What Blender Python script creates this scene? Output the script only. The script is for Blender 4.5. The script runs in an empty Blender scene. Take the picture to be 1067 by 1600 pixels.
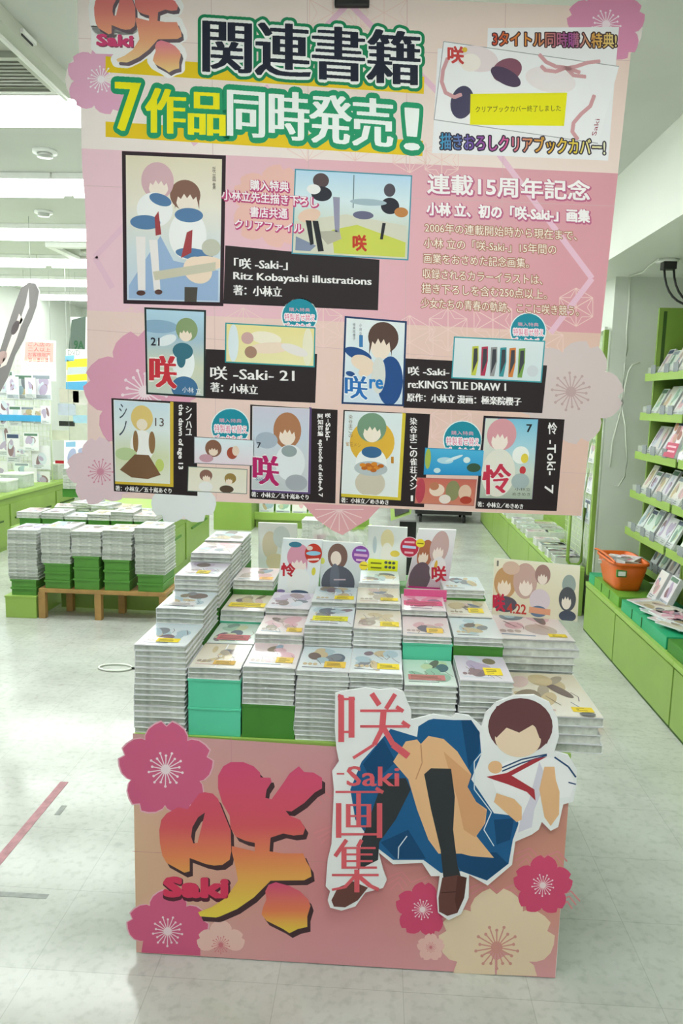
import bpy, bmesh, math, random
from math import sin, cos, pi, radians
from mathutils import Vector, Matrix
from mathutils.geometry import tessellate_polygon

SC = bpy.context.scene
COL = SC.collection
rnd = random.Random(7)

# ------------------------------------------------------------------ camera
FPX, CX, CY = 1200.0, 533.5, 800.0          # focal length in pixels of the 1067x1600 frame
RX = Vector((0.99822077, 0.03135953, -0.05071373))   # world X in camera axes (right, down, forward)
RY = Vector((0.05474661, -0.14504901, 0.9879087))
RZ = Vector((0.02362438, -0.98892738, -0.14650776))
CAMH = 1.40
cam = bpy.data.cameras.new('camera'); camo = bpy.data.objects.new('camera', cam); COL.objects.link(camo)
cam.sensor_fit = 'VERTICAL'; cam.sensor_height = 36.0; cam.sensor_width = 24.0
cam.lens = FPX / 1600.0 * 36.0
cam.clip_start = 0.05; cam.clip_end = 100
camo.matrix_world = Matrix(((RX[0], -RX[1], -RX[2], 0), (RY[0], -RY[1], -RY[2], 0), (RZ[0], -RZ[1], -RZ[2], CAMH), (0, 0, 0, 1)))
SC.camera = camo

def at(px, py, axis, val):
    """point of the picture ray that lies on the plane axis = val"""
    c = Vector(((px - CX) / FPX, (py - CY) / FPX, 1.0))
    r = Vector((RX.dot(c), RY.dot(c), RZ.dot(c)))
    o = Vector((0, 0, CAMH)); i = 'xyz'.index(axis)
    return o + r * ((val - o[i]) / r[i])

# ------------------------------------------------------------------ light and exposure
world = bpy.data.worlds.new('world'); SC.world = world; world.use_nodes = True
world.node_tree.nodes['Background'].inputs[0].default_value = (0.90, 1.0, 0.95, 1)
world.node_tree.nodes['Background'].inputs[1].default_value = 0.22
LAMP = 7.4
SC.view_settings.view_transform = 'Standard'; SC.view_settings.look = 'None'
SC.view_settings.exposure = 0.0; SC.view_settings.gamma = 1.0; SC.view_settings.use_curve_mapping = False

# ------------------------------------------------------------------ helpers
def lin(h):
    h = h.lstrip('#'); v = [int(h[i:i + 2], 16) / 255 for i in (0, 2, 4)]
    return tuple(c / 12.92 if c <= 0.04045 else ((c + 0.055) / 1.055) ** 2.4 for c in v)

MATS = {}
def mat(name, hexc, rough=0.5, var=0.06, scale=12.0, metal=0.0, emit=0.0, trans=0.0, alpha=1.0, spec=0.5):
    if name in MATS: return MATS[name]
    m = bpy.data.materials.new(name); m.use_nodes = True
    nt = m.node_tree; b = nt.nodes['Principled BSDF']
    c = lin(hexc)
    tc = nt.nodes.new('ShaderNodeTexCoord'); nz = nt.nodes.new('ShaderNodeTexNoise'); nz.inputs['Scale'].default_value = scale
    nz.inputs['Detail'].default_value = 4
    rp = nt.nodes.new('ShaderNodeValToRGB')
    rp.color_ramp.elements[0].position = 0.3; rp.color_ramp.elements[1].position = 0.7
    rp.color_ramp.elements[0].color = (*[x * (1 - var) for x in c], 1)
    rp.color_ramp.elements[1].color = (*[min(1, x * (1 + var)) for x in c], 1)
    nt.links.new(tc.outputs['Object'], nz.inputs['Vector']); nt.links.new(nz.outputs['Fac'], rp.inputs['Fac'])
    nt.links.new(rp.outputs['Color'], b.inputs['Base Color'])
    b.inputs['Roughness'].default_value = rough; b.inputs['Metallic'].default_value = metal
    b.inputs['Specular IOR Level'].default_value = spec
    if emit:
        b.inputs['Emission Color'].default_value = (0.95, 1.0, 0.97, 1); b.inputs['Emission Strength'].default_value = emit
    if trans: b.inputs['Transmission Weight'].default_value = trans
    if alpha < 1: b.inputs['Alpha'].default_value = alpha
    MATS[name] = m; return m

def print_mat(name, rough, coat=0.0):
    if name in MATS: return MATS[name]
    m = bpy.data.materials.new(name); m.use_nodes = True; nt = m.node_tree; b = nt.nodes['Principled BSDF']
    a = nt.nodes.new('ShaderNodeAttribute'); a.attribute_name = 'Col'
    nt.links.new(a.outputs['Color'], b.inputs['Base Color'])
    b.inputs['Specular IOR Level'].default_value = 0.25; b.inputs['Roughness'].default_value = rough; b.inputs['Coat Weight'].default_value = coat; b.inputs['Coat Roughness'].default_value = 0.08
    MATS[name] = m; return m
PRINT = print_mat('printed_paper', 0.55)
GLOSS = print_mat('shrink_wrapped_print', 0.35, 0.6)

def tag(o, label=None, cat=None, group=None, kind=None):
    if label: o['label'] = label
    if cat: o['category'] = cat
    if group: o['group'] = group
    if kind: o['kind'] = kind
    return o

def empty(name, loc, label, cat, group=None, rz=0.0):
    o = bpy.data.objects.new(name, None); COL.objects.link(o); o.location = loc; o.rotation_euler = (0, 0, rz)
    o.empty_display_size = 0.05
    return tag(o, label, cat, group)

def link(name, me, parent=None, loc=None):
    o = bpy.data.objects.new(name, me); COL.objects.link(o)
    if parent is not None: o.parent = parent
    if loc is not None: o.location = loc
    return o

class MB:
    """collects shapes into one mesh; several materials allowed"""
    def __init__(s): s.bm = bmesh.new(); s.mats = []
    def mi(s, m):
        if m not in s.mats: s.mats.append(m)
        return s.mats.index(m)
    def faces(s, vs, fs, m, M=None, smooth=False):
        i = s.mi(m); bv = [s.bm.verts.new((M @ Vector(v)) if M else Vector(v)) for v in vs]
        for f in fs:
            try:
                q = s.bm.faces.new([bv[k] for k in f]); q.material_index = i; q.smooth = smooth
            except ValueError: pass
        return bv
    def box(s, a, b, m, M=None, bev=0.0):
        (x0, y0, z0), (x1, y1, z1) = a, b
        t = bmesh.new()
        vs = [t.verts.new(p) for p in ((x0, y0, z0), (x1, y0, z0), (x1, y1, z0), (x0, y1, z0), (x0, y0, z1), (x1, y0, z1), (x1, y1, z1), (x0, y1, z1))]
        for f in ((3, 2, 1, 0), (4, 5, 6, 7), (0, 1, 5, 4), (1, 2, 6, 5), (2, 3, 7, 6), (3, 0, 4, 7)): t.faces.new([vs[k] for k in f])
        if bev: bmesh.ops.bevel(t, geom=t.edges[:], offset=bev, segments=2, profile=0.7, affect='EDGES')
        t.verts.index_update()
        s.faces([v.co.copy() for v in t.verts], [[v.index for v in f.verts] for f in t.faces], m, M); t.free()
    def prism(s, pts3, off, m):
        """closed outline pts3 extruded by vector off"""
        n = len(pts3); tr = tessellate_polygon([[Vector(p) for p in pts3]])
        a = [Vector(p) for p in pts3]; b = [p + Vector(off) for p in a]
        s.faces(a + b, [list(t) for t in tr] + [[k + n for k in t][::-1] for t in tr] + [[i, (i + 1) % n, (i + 1) % n + n, i + n] for i in range(n)], m)
    def tube(s, pts, r, m, seg=8, cap=True):
        pts = [Vector(p) for p in pts]; rings = []; vs = []; fs = []
        for i, p in enumerate(pts):
            d = (pts[min(i + 1, len(pts) - 1)] - pts[max(i - 1, 0)]).normalized()
            u = d.cross(Vector((0, 0, 1)))
            if u.length < 1e-3: u = d.cross(Vector((1, 0, 0)))
            u.normalize(); w = d.cross(u)
            rings.append(len(vs)); vs += [p + (u * cos(2 * pi * k / seg) + w * sin(2 * pi * k / seg)) * r for k in range(seg)]
        for a, b in zip(rings, rings[1:]):
            fs += [[a + k, a + (k + 1) % seg, b + (k + 1) % seg, b + k] for k in range(seg)]
        if cap: fs += [list(range(seg))[::-1], [rings[-1] + k for k in range(seg)]]
        s.faces(vs, fs, m, smooth=True)
    def mesh(s, name):
        bmesh.ops.recalc_face_normals(s.bm, faces=s.bm.faces)
        me = bpy.data.meshes.new(name); s.bm.to_mesh(me); s.bm.free()
        for m in s.mats: me.materials.append(m)
        return me
    def build(s, name, parent=None, loc=None, world=False):
        """world=True: shapes were given in world coordinates, parent is an unrotated Empty"""
        if world and parent is not None: bmesh.ops.translate(s.bm, verts=s.bm.verts, vec=-Vector(parent.location))
        return link(name, s.mesh(name), parent, loc)

def boxpart(name, a, b, m, parent=None, bev=0.0, world=True, loc=None):
    q = MB(); q.box(a, b, m, bev=bev); return q.build(name, parent, loc, world)

# ---- lettering: glyph shapes as flat triangles
TXT = {}
def glyphs(s):
    if s in TXT: return TXT[s]
    c = bpy.data.curves.new('t', 'FONT'); c.body = s; c.resolution_u = 2
    o = bpy.data.objects.new('t', c); COL.objects.link(o)
    me = o.evaluated_get(bpy.context.evaluated_depsgraph_get()).to_mesh()
    vs = [(v.co.x, v.co.y) for v in me.vertices]; fs = [tuple(p.vertices) for p in me.polygons]
    bpy.data.objects.remove(o); bpy.data.curves.remove(c)
    xs = [v[0] for v in vs]; ys = [v[1] for v in vs]
    x0, x1, y0, y1 = min(xs), max(xs), min(ys), max(ys)
    TXT[s] = ([((x - x0) / (x1 - x0), (y - y0) / max(1e-6, y1 - y0)) for x, y in vs], fs); return TXT[s]

DISC = lambda r, ox=0, oy=0: ('d', r, ox, oy)      # thickened evenly
SMEAR = lambda r: ('x', r, 0, 0)                    # thickened sideways only, like a heavy serif face
BOLD = DISC
PLAIN = ('d', 0, 0, 0)

class PB:
    """flat print: coloured shapes in a 2-D domain, mapped by F(x, y, level) to 3-D, one mesh with face colours"""
    def __init__(s, F): s.F = F; s.v = []; s.f = []; s.c = []
    def tri(s, pts, col, lv):
        b = len(s.v); s.v += [s.F(p[0], p[1], lv) for p in pts]; s.f.append(tuple(range(b, b + len(pts))))
        s.c.append([col(p) if callable(col) else col for p in pts])
    def poly(s, pts, col, lv=1, holes=(), bands=None):
        if isinstance(col, str): col = lin(col)
        loops = [[Vector((p[0], p[1], 0)) for p in pts]] + [[Vector((p[0], p[1], 0)) for p in h] for h in holes]
        flat = [p for l in loops for p in l]
        for t in tessellate_polygon(loops):
            tp = [(flat[k].x, flat[k].y) for k in t]
            if not bands: s.tri(tp, col, lv); continue
            y0, y1, n = bands
            for k in range(n):
                a = -1e9 if k == 0 else y0 + (y1 - y0) * k / n; b = 1e9 if k == n - 1 else y0 + (y1 - y0) * (k + 1) / n
                q = clip(clip(tp, a, 1), b, -1)
                if len(q) > 2: s.tri(q, col, lv)
    def ell(s, cx, cy, rx, ry, col, lv=1, rot=0, n=28):
        c, d = cos(rot), sin(rot)
        s.poly([(cx + rx * cos(2 * pi * k / n) * c - ry * sin(2 * pi * k / n) * d, cy + rx * cos(2 * pi * k / n) * d + ry * sin(2 * pi * k / n) * c) for k in range(n)], col, lv)
    def line(s, pts, w, col, lv=1):
        for a, b in zip(pts, pts[1:]):
            dx, dy = b[0] - a[0], b[1] - a[1]; l = math.hypot(dx, dy) or 1; nx, ny = -dy / l * w / 2, dx / l * w / 2
            s.poly([(a[0] + nx, a[1] + ny), (b[0] + nx, b[1] + ny), (b[0] - nx, b[1] - ny), (a[0] - nx, a[1] - ny)], col, lv)
    def text(s, t, L, R, h, col, lv=2, offs=PLAIN, up=(0, -1)):
        if isinstance(col, str): col = lin(col)
        vs, fs = glyphs(t)
        kind, r, ox, oy = offs
        V = [(L[0] + (R[0] - L[0]) * u + up[0] * h * w + ox, L[1] + (R[1] - L[1]) * u + up[1] * h * w + oy) for u, w in vs]
        if r == 0:
            for f in fs: s.tri([V[i] for i in f], col, lv)
        else: s.union(V, fs, col, lv, r if kind == 'd' else 0, r if kind == 'x' else 0, .33 if h < 40 else .45)
    def union(s, V, Fc, col, lv, disc=0.0, wide=0.0, res=.4):
        """overlapping flat faces joined into one layer, thickened by a disc or sideways, laid down in thin rows"""
        if isinstance(col, str): col = lin(col)
        y0 = min(v[1] for v in V) - disc; n = int((max(v[1] for v in V) + disc - y0) / res) + 1
        rows = [[] for _ in range(n)]
        for f in Fc:
            P = [V[i] for i in f]; ys = [p[1] for p in P]
            for k in range(max(0, int((min(ys) - y0) / res - .5)), min(n, int((max(ys) - y0) / res + .5) + 1)):
                y = y0 + (k + .5) * res; xs = []
                for a, b in zip(P, P[1:] + P[:1]):
                    if (a[1] <= y) != (b[1] <= y): xs.append(a[0] + (b[0] - a[0]) * (y - a[1]) / (b[1] - a[1]))
                if len(xs) > 1: rows[k].append((min(xs) - wide, max(xs) + wide))
        def merged(L):
            out = []
            for a, b in sorted(L):
                if out and a <= out[-1][1] + .02: out[-1][1] = max(out[-1][1], b)
                else: out.append([a, b])
            return out
        rows = [merged(r) for r in rows]
        if disc:
            m = int(disc / res) + 1; new = []
            for k in range(n):
                L = []
                for j in range(max(0, k - m), min(n, k + m + 1)):
                    d = (j - k) * res
                    if abs(d) <= disc:
                        e = math.sqrt(disc * disc - d * d); L += [(a - e, b + e) for a, b in rows[j]]
                new.append(merged(L))
            rows = new
        for k, r in enumerate(rows):
            ya, yb_ = y0 + k * res, y0 + (k + 1) * res
            for a, b in r: s.tri([(a, ya), (b, ya), (b, yb_), (a, yb_)], col, lv)
    def vtext(s, t, x, y0, y1, w, col, lv=2, offs=PLAIN):
        n = len(t); st = (y1 - y0) / n
        for k, ch in enumerate(t):
            if ch == ' ': continue
            y = y0 + st * k
            if ch in '-ー': s.line([(x, y + st * .1), (x, y + st * .8)], w * .14, col, lv); continue
            s.text(ch, (x - w / 2, y + st * .92), (x + w / 2, y + st * .92), st * .86, col, lv, offs)
    def build(s, name, parent, m=None, sub=True):
        o = Vector(parent.location) if (sub and parent is not None) else Vector((0, 0, 0))
        me = bpy.data.meshes.new(name); me.from_pydata([Vector(p) - o for p in s.v], [], s.f)
        ca = me.color_attributes.new('Col', 'FLOAT_COLOR', 'CORNER'); i = 0
        data = []
        for c in s.c:
            for q in c: data += [q[0], q[1], q[2], 1.0]
        ca.data.foreach_set('color', data)
        me.materials.append(m or PRINT)
        return link(name, me, parent)

def clip(p, y, sgn):
    out = []
    for i in range(len(p)):
        a, b = p[i], p[(i + 1) % len(p)]
        ia, ib = (a[1] - y) * sgn >= 0, (b[1] - y) * sgn >= 0
        if ia: out.append(a)
        if ia != ib:
            t = (y - a[1]) / (b[1] - a[1]); out.append((a[0] + (b[0] - a[0]) * t, y))
    return out

def mix(a, b, t): return tuple(x + (y - x) * max(0, min(1, t)) for x, y in zip(a, b))
def ygrad(stops):
    st = [(y, lin(c)) for y, c in stops]
    def g(p):
        for (a, ca), (b, cb) in zip(st, st[1:]):
            if p[1] <= b: return mix(ca, cb, (p[1] - a) / (b - a))
        return st[-1][1]
    return g
def xgrad(stops):
    g = ygrad(stops); return lambda p: g((0, p[0]))

def quad_map(q):
    """unit square (u right, v down) -> picture quad given as TL, TR, BR, BL"""
    (a, b, c, d) = q
    return lambda u, v: tuple((a[k] * (1 - u) + b[k] * u) * (1 - v) + (d[k] * (1 - u) + c[k] * u) * v for k in (0, 1))

def petals(pb, cx, cy, r, rot, col, lv, stamen=None, n=5, edge=None, which=range(5), wid=.445):
    """cherry blossom: notched petals, then stamens"""
    for k in which:
        a = rot + 2 * pi * k / n; ca, sa = cos(a), sin(a)
        half = [(0, .05), (.10, .10), (.24, .23), (.40, wid * .86), (.56, wid * .99), (.70, wid), (.84, wid * .84), (.94, wid * .56), (1.0, wid * .26), (.90, .0)]
        pts = half + [(x, -y) for x, y in half[-2::-1]]
        def sm(P):    # light rounding
            Q = []
            for i in range(len(P)):
                p, q = P[i], P[(i + 1) % len(P)]
                Q += [p, ((p[0] + q[0]) / 2 * 1.0, (p[1] + q[1]) / 2)]
            return Q
        P = [(cx + r * (x * ca - y * sa), cy + r * (x * sa + y * ca)) for x, y in sm(pts)]
        if edge: pb.poly([(cx + (x - cx) * 1.035, cy + (y - cy) * 1.035) for x, y in P], edge, lv - .5)
        pb.poly(P, col, lv + .1 * k)
    if stamen:
        pb.ell(cx, cy, r * .10, r * .10, stamen, lv + 1, n=14)
        for k in range(18):
            a = 2 * pi * k / 18 + rot; l = r * (.36 if k % 2 else .29)
            pb.line([(cx + r * .09 * cos(a), cy + r * .09 * sin(a)), (cx + l * cos(a), cy + l * sin(a))], r * .022, stamen, lv + 1 - .03)
            pb.ell(cx + l * cos(a), cy + l * sin(a), r * .028, r * .028, stamen, lv + 1.4, n=8)

# ------------------------------------------------------------------ materials
M_wall = mat('white_wall_paint', '#dfe4dc', 0.7, 0.03, 3)
M_ceil = mat('ceiling_board', '#cfd2cc', 0.8, 0.04, 2)
M_soff = mat('soffit_paint', '#e6e9e2', 0.7, 0.02, 2)
M_beam = mat('grey_ceiling_trim', '#c3c7ba', 0.6, 0.04, 4)
M_grille = mat('grille_slat', '#8e9284', 0.5, 0.05, 8)
M_gdark = mat('grille_gap', '#4f5249', 0.8)
M_lamp = mat('lit_tube', '#ffffff', 0.5, 0.0, emit=LAMP)
M_lampbox = mat('lamp_housing', '#f2f4f0', 0.4, 0.02)
M_lime = mat('lime_steel', '#8aa94c', 0.42, 0.05, 5)
M_lime2 = mat('lime_shelf_edge', '#9aba58', 0.40, 0.04, 5)
M_dgreen = mat('dark_green_steel', '#4a8024', 0.5, 0.06, 5)
M_gboard = mat('dark_green_box_card', '#40802a', 0.55, 0.08, 8)
M_gbench = mat('mid_green_box_card', '#56913a', 0.55, 0.08, 8)
M_mint = mat('mint_box_card', '#58c9a2', 0.5, 0.05, 8)
M_emer = mat('emerald_tray_plastic', '#1fa673', 0.4, 0.05, 8)
M_olive = mat('olive_box_card', '#6aa335', 0.5, 0.06, 8)
M_seam = mat('seam_dark', '#3c5a22', 0.7)
M_cover = mat('book_cover_card', '#dfe0e2', 0.32, 0.10, 25)
M_page = mat('page_edges', '#c2c6bd', 0.85, 0.22, 60)
M_pages = [M_page, mat('page_edges_grey', '#adb3a8', 0.85, 0.2, 60), mat('page_edges_white', '#ced1c9', 0.85, 0.18, 60), mat('page_edges_dull', '#b7bcb2', 0.85, 0.25, 60)]
M_cover2 = mat('art_book_cover_card', '#c8c9cc', 0.30, 0.10, 25)
M_wood = mat('pine_wood', '#b08a52', 0.55, 0.15, 14)
M_orange = mat('orange_plastic', '#e2661c', 0.35, 0.05, 8)
M_black = mat('black_plastic', '#1c1c1c', 0.45, 0.1)
M_white = mat('white_plastic', '#ecefea', 0.4, 0.03)
M_cable = mat('white_cable', '#e4e8de', 0.5, 0.02)
M_board = mat('foam_board', '#f1e6e2', 0.7, 0.02)
M_wire = mat('steel_wire', '#b9bcb8', 0.3, 0.03, metal=0.8)
M_gridw = mat('painted_grid_wire', '#dfe8d2', 0.5, 0.03)
M_greengrid = mat('pale_green_grid_wire', '#cfe3ae', 0.5, 0.03)
M_greytag = mat('grey_acrylic_divider', '#9aa0a8', 0.25, 0.05, alpha=0.75)
M_clear = mat('clear_acrylic', '#eef4f0', 0.12, 0.02, alpha=0.18)
M_bag = mat('clear_plastic_bag', '#f2f8f4', 0.1, 0.05, 30, alpha=0.42)
M_tape = mat('faded_red_tape', '#b58088', 0.6, 0.2, 30)
M_scuff = mat('floor_scuff', '#8f928e', 0.5, 0.2, 30)
M_sock = mat('cutout_edge', '#f0f1f2', 0.6, 0.02)

# floor: pale glossy vinyl tiles with faint joints and wear
def floor_material():
    m = bpy.data.materials.new('vinyl_floor'); m.use_nodes = True; nt = m.node_tree; b = nt.nodes['Principled BSDF']; N = nt.nodes.new; L = nt.links.new
    tc = N('ShaderNodeTexCoord'); mp = N('ShaderNodeMapping'); mp.inputs['Location'].default_value = (-0.09, -0.14, 0)
    L(tc.outputs['Object'], mp.inputs['Vector'])
    br = N('ShaderNodeTexBrick'); br.offset = 0; br.inputs['Scale'].default_value = 1.0
    br.inputs['Brick Width'].default_value = 0.303; br.inputs['Row Height'].default_value = 0.303
    br.inputs['Mortar Size'].default_value = 0.0012; br.inputs['Mortar Smooth'].default_value = 0.6; br.inputs['Bias'].default_value = 0
    br.inputs['Color1'].default_value = (*lin('#c9ccc6'), 1); br.inputs['Color2'].default_value = (*lin('#c4c7c1'), 1); br.inputs['Mortar'].default_value = (*lin('#b0b2ac'), 1)
    L(mp.outputs['Vector'], br.inputs['Vector'])
    n1 = N('ShaderNodeTexNoise'); n1.inputs['Scale'].default_value = 3.0; n1.inputs['Detail'].default_value = 8; n1.inputs['Roughness'].default_value = 0.65
    L(tc.outputs['Object'], n1.inputs['Vector'])
    r1 = N('ShaderNodeValToRGB'); r1.color_ramp.elements[0].position = 0.32; r1.color_ramp.elements[1].position = 0.66
    r1.color_ramp.elements[0].color = (0.80, 0.79, 0.77, 1); r1.color_ramp.elements[1].color = (1, 1, 1, 1); L(n1.outputs['Fac'], r1.inputs['Fac'])
    n2 = N('ShaderNodeTexNoise'); n2.inputs['Scale'].default_value = 40; n2.inputs['Detail'].default_value = 6; L(tc.outputs['Object'], n2.inputs['Vector'])
    r2 = N('ShaderNodeValToRGB'); r2.color_ramp.elements[0].position = 0.30; r2.color_ramp.elements[1].position = 0.5
    r2.color_ramp.elements[0].color = (0.86, 0.86, 0.85, 1); r2.color_ramp.elements[1].color = (1, 1, 1, 1); L(n2.outputs['Fac'], r2.inputs['Fac'])
    m1 = N('ShaderNodeMix'); m1.data_type = 'RGBA'; m1.blend_type = 'MULTIPLY'; m1.inputs['Factor'].default_value = 1
    L(br.outputs['Color'], m1.inputs['A']); L(r1.outputs['Color'], m1.inputs['B'])
    m2 = N('ShaderNodeMix'); m2.data_type = 'RGBA'; m2.blend_type = 'MULTIPLY'; m2.inputs['Factor'].default_value = 1
    L(m1.outputs['Result'], m2.inputs['A']); L(r2.outputs['Color'], m2.inputs['B']); L(m2.outputs['Result'], b.inputs['Base Color'])
    rr = N('ShaderNodeMapRange'); rr.inputs['To Min'].default_value = 0.05; rr.inputs['To Max'].default_value = 0.26; L(n1.outputs['Fac'], rr.inputs['Value']); L(rr.outputs['Result'], b.inputs['Roughness'])
    bp = N('ShaderNodeBump'); bp.inputs['Strength'].default_value = 0.08; bp.inputs['Distance'].default_value = 0.003
    n3 = N('ShaderNodeTexNoise'); n3.inputs['Scale'].default_value = 7; n3.inputs['Detail'].default_value = 5; L(tc.outputs['Object'], n3.inputs['Vector'])
    L(n3.outputs['Fac'], bp.inputs['Height']); L(bp.outputs['Normal'], b.inputs['Normal'])
    return m

# ------------------------------------------------------------------ the setting
XL, XR, YB, ZC = -4.4, 1.86, 11.2, 2.6
def struct(name, a, b, m, kind='structure'):
    o = boxpart(name, a, b, m); o['kind'] = kind; return o
struct('floor', (XL, -2.2, -0.05), (XR + 1.5, YB, 0), floor_material())
struct('ceiling', (XL, -2.2, ZC), (XR + 1.5, YB, ZC + 0.06), M_ceil)
struct('wall_back', (XL, YB, 0), (XR + 1.5, YB + 0.1, ZC), M_wall)
struct('wall_left', (XL - 0.1, -2.2, 0), (XL, YB, ZC), M_wall)
struct('wall_right', (XR, -2.2, 0), (XR + 0.1, YB, ZC), M_wall)
struct('trim_1', (1.20, -2.2, 2.18), (XR, 9.0, ZC), M_soff)        # soffit over the right-hand shelves
struct('wall_pillar', (1.40, 4.97, 0), (XR, 5.75, 2.18), M_wall)
# shallow ceiling step with an air grille, left
bk = MB(); bk.box((-4.2, -0.4, 2.585), (-1.30, 2.85, 2.6), M_beam)
bk.box((-1.30, -2.2, 2.55), (-1.24, 3.19, 2.6), M_beam); bk.box((-1.30, -2.2, 2.54), (-1.285, 3.19, 2.55), M_lampbox)
o = bk.build('trim_2'); o['kind'] = 'structure'
g = empty('ceiling_vent', (-1.9, 3.02, 2.575), 'grey slatted air vent in the ceiling left of the pink banner', 'vent')
boxpart('vent_backing', (-2.9, 2.88, 2.588), (-1.33, 3.16, 2.599), M_gdark, g)
q = MB()
for k in range(9): q.box((-2.9, 2.885 + k * .031, 2.572), (-1.345 , 2.904 + k * .031, 2.586), M_grille)
q.build('vent_slats', g, world=True)
q = MB(); q.box((-2.92, 2.855, 2.565), (-1.32, 2.88, 2.599), M_beam); q.box((-2.92, 3.162, 2.565), (-1.32, 3.185, 2.599), M_beam); q.box((-1.345, 2.88, 2.565), (-1.32, 3.162, 2.599), M_beam)
q.build('vent_frame', g, world=True)
p = at(27, 57, 'z', 2.58)
g = empty('ceiling_sensor', p, 'small black square sensor on the grey ceiling panel above the vent', 'sensor')
boxpart('sensor_plate', (p.x - .045, p.y - .05, 2.572), (p.x + .045, p.y + .05, 2.585), M_lampbox, g, .003)
boxpart('sensor_window', (p.x - .036, p.y - .04, 2.566), (p.x + .036, p.y + .04, 2.573), M_black, g)

# ceiling light strips: rows across the shop
def light(x0, x1, y, label, group):
    g = empty('strip_light', ((x0 + x1) / 2, y, ZC), label, 'ceiling light', group)
    q = MB(); q.box((x0, y - .17, 2.565), (x1, y + .17, 2.6), M_lampbox, bev=.004); q.build('housing', g, world=True)
    for s in (-1, 1):
        q = MB(); q.tube([(x0 + .03, y + s * .075, 2.545), (x1 - .03, y + s * .075, 2.545)], .019, M_lamp, 10); q.build('lamp_tube', g, world=True)
    q = MB(); q.prism([(x0 + .01, y - .165, 2.563), (x0 + .01, y + .165, 2.563), (x1 - .01, y + .165, 2.563), (x1 - .01, y - .165, 2.563)], (0, 0, -.004), M_lamp); q.build('reflector', g, world=True)
ROWN = ['nearest row in view', 'second row in view', 'third row in view', 'fourth row in view', 'fifth row in view', 'farthest row']
for k, y in enumerate((3.37, 4.56, 5.85, 7.1, 8.35, 9.6)):
    for j, (x0, x1) in enumerate(((-4.35, -3.13), (-3.12, -1.89), (-1.88, -.65), (-.64, .58))):
        light(x0, x1, y, 'long white ceiling strip light, %s, %s' % (ROWN[k], ('by the left wall', 'second from the left wall', 'third from the left wall', 'over the aisle behind the banner')[j]), 'ceiling strip lights')
for k, y in enumerate((1.15, 0.0, -1.15)):
    for x0, x1 in ((-1.2, .0), (.02, 1.15)):
        light(x0, x1, y, 'white ceiling strip light in the rows before the pink banner', 'strip lights before the banner')
for px, py in ((70, 235), (68, 330)):
    p = at(px, py, 'z', 2.6)
    g = empty('smoke_detector', (p.x, p.y, 2.6), 'round white ceiling detector between %s light strips' % ('the first and second' if py < 300 else 'the second and third'), 'detector', 'ceiling detectors')
    q = MB(); q.tube([(p.x, p.y, 2.6), (p.x, p.y, 2.585)], .06, M_white, 20); q.build('base_ring', g, world=True)
    q = MB(); q.tube([(p.x, p.y, 2.585), (p.x, p.y, 2.567)], .038, M_wire, 20); q.build('dome', g, world=True)

a = at(73, 383, 'z', 2.58)
g = empty('ceiling_vent', (a.x + .5, a.y + .4, 2.57), 'white-framed recessed air unit in the ceiling at the banner edge, far back', 'vent')
q = MB()
for b0, b1 in (((a.x, a.y - .03, 2.56), (a.x + 1.0, a.y + .03, 2.599)), ((a.x, a.y + .85, 2.56), (a.x + 1.0, a.y + .91, 2.599)), ((a.x, a.y + .03, 2.56), (a.x + .06, a.y + .85, 2.599)), ((a.x + .94, a.y + .03, 2.56), (a.x + 1.0, a.y + .85, 2.599))): q.box(b0, b1, M_lampbox)
q.build('vent_frame', g, world=True)
boxpart('vent_backing', (a.x + .06, a.y + .03, 2.585), (a.x + .94, a.y + .85, 2.598), M_grille, g)
boxpart('vent_panel', (a.x + .2, a.y + .2, 2.57), (a.x + .8, a.y + .7, 2.585), M_beam, g, .004)

# floor marks
a = at(0, 1340, 'z', 0); b = at(103, 1222, 'z', 0)
o = boxpart('tape_line', (-1.128, 1.6, 0), (-1.098, b.y, .0012), M_tape); tag(o, 'faded red tape line stuck on the floor left of the table', 'tape')
q = MB()
for px, py, w, h in ((20, 1398, .20, .02), (95, 1266, .02, .06)):
    p = at(px, py, 'z', 0); q.box((p.x - w / 2, p.y - h / 2, 0), (p.x + w / 2, p.y + h / 2, .0008), M_scuff)
    o = q.build('tape_scrap'); tag(o, 'worn grey tape scrap on the floor ' + ('beside the end of the red line' if h > .05 else 'in front of the red line'), 'tape'); q = MB()
p = at(186, 1043, 'z', .006)
q = MB(); q.tube([(p.x + .085 * cos(t * pi / 10) - .02, p.y + .05 * sin(t * pi / 10), .006) for t in range(21)], .005, M_cable, 6); q.tube([(p.x + .062, p.y, .006), (p.x + .2, p.y - .005, .006)], .006, M_black, 6)
o = q.build('cable_loop'); tag(o, 'small loop of thin cable lying on the floor left of the book stacks', 'cable')

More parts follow.
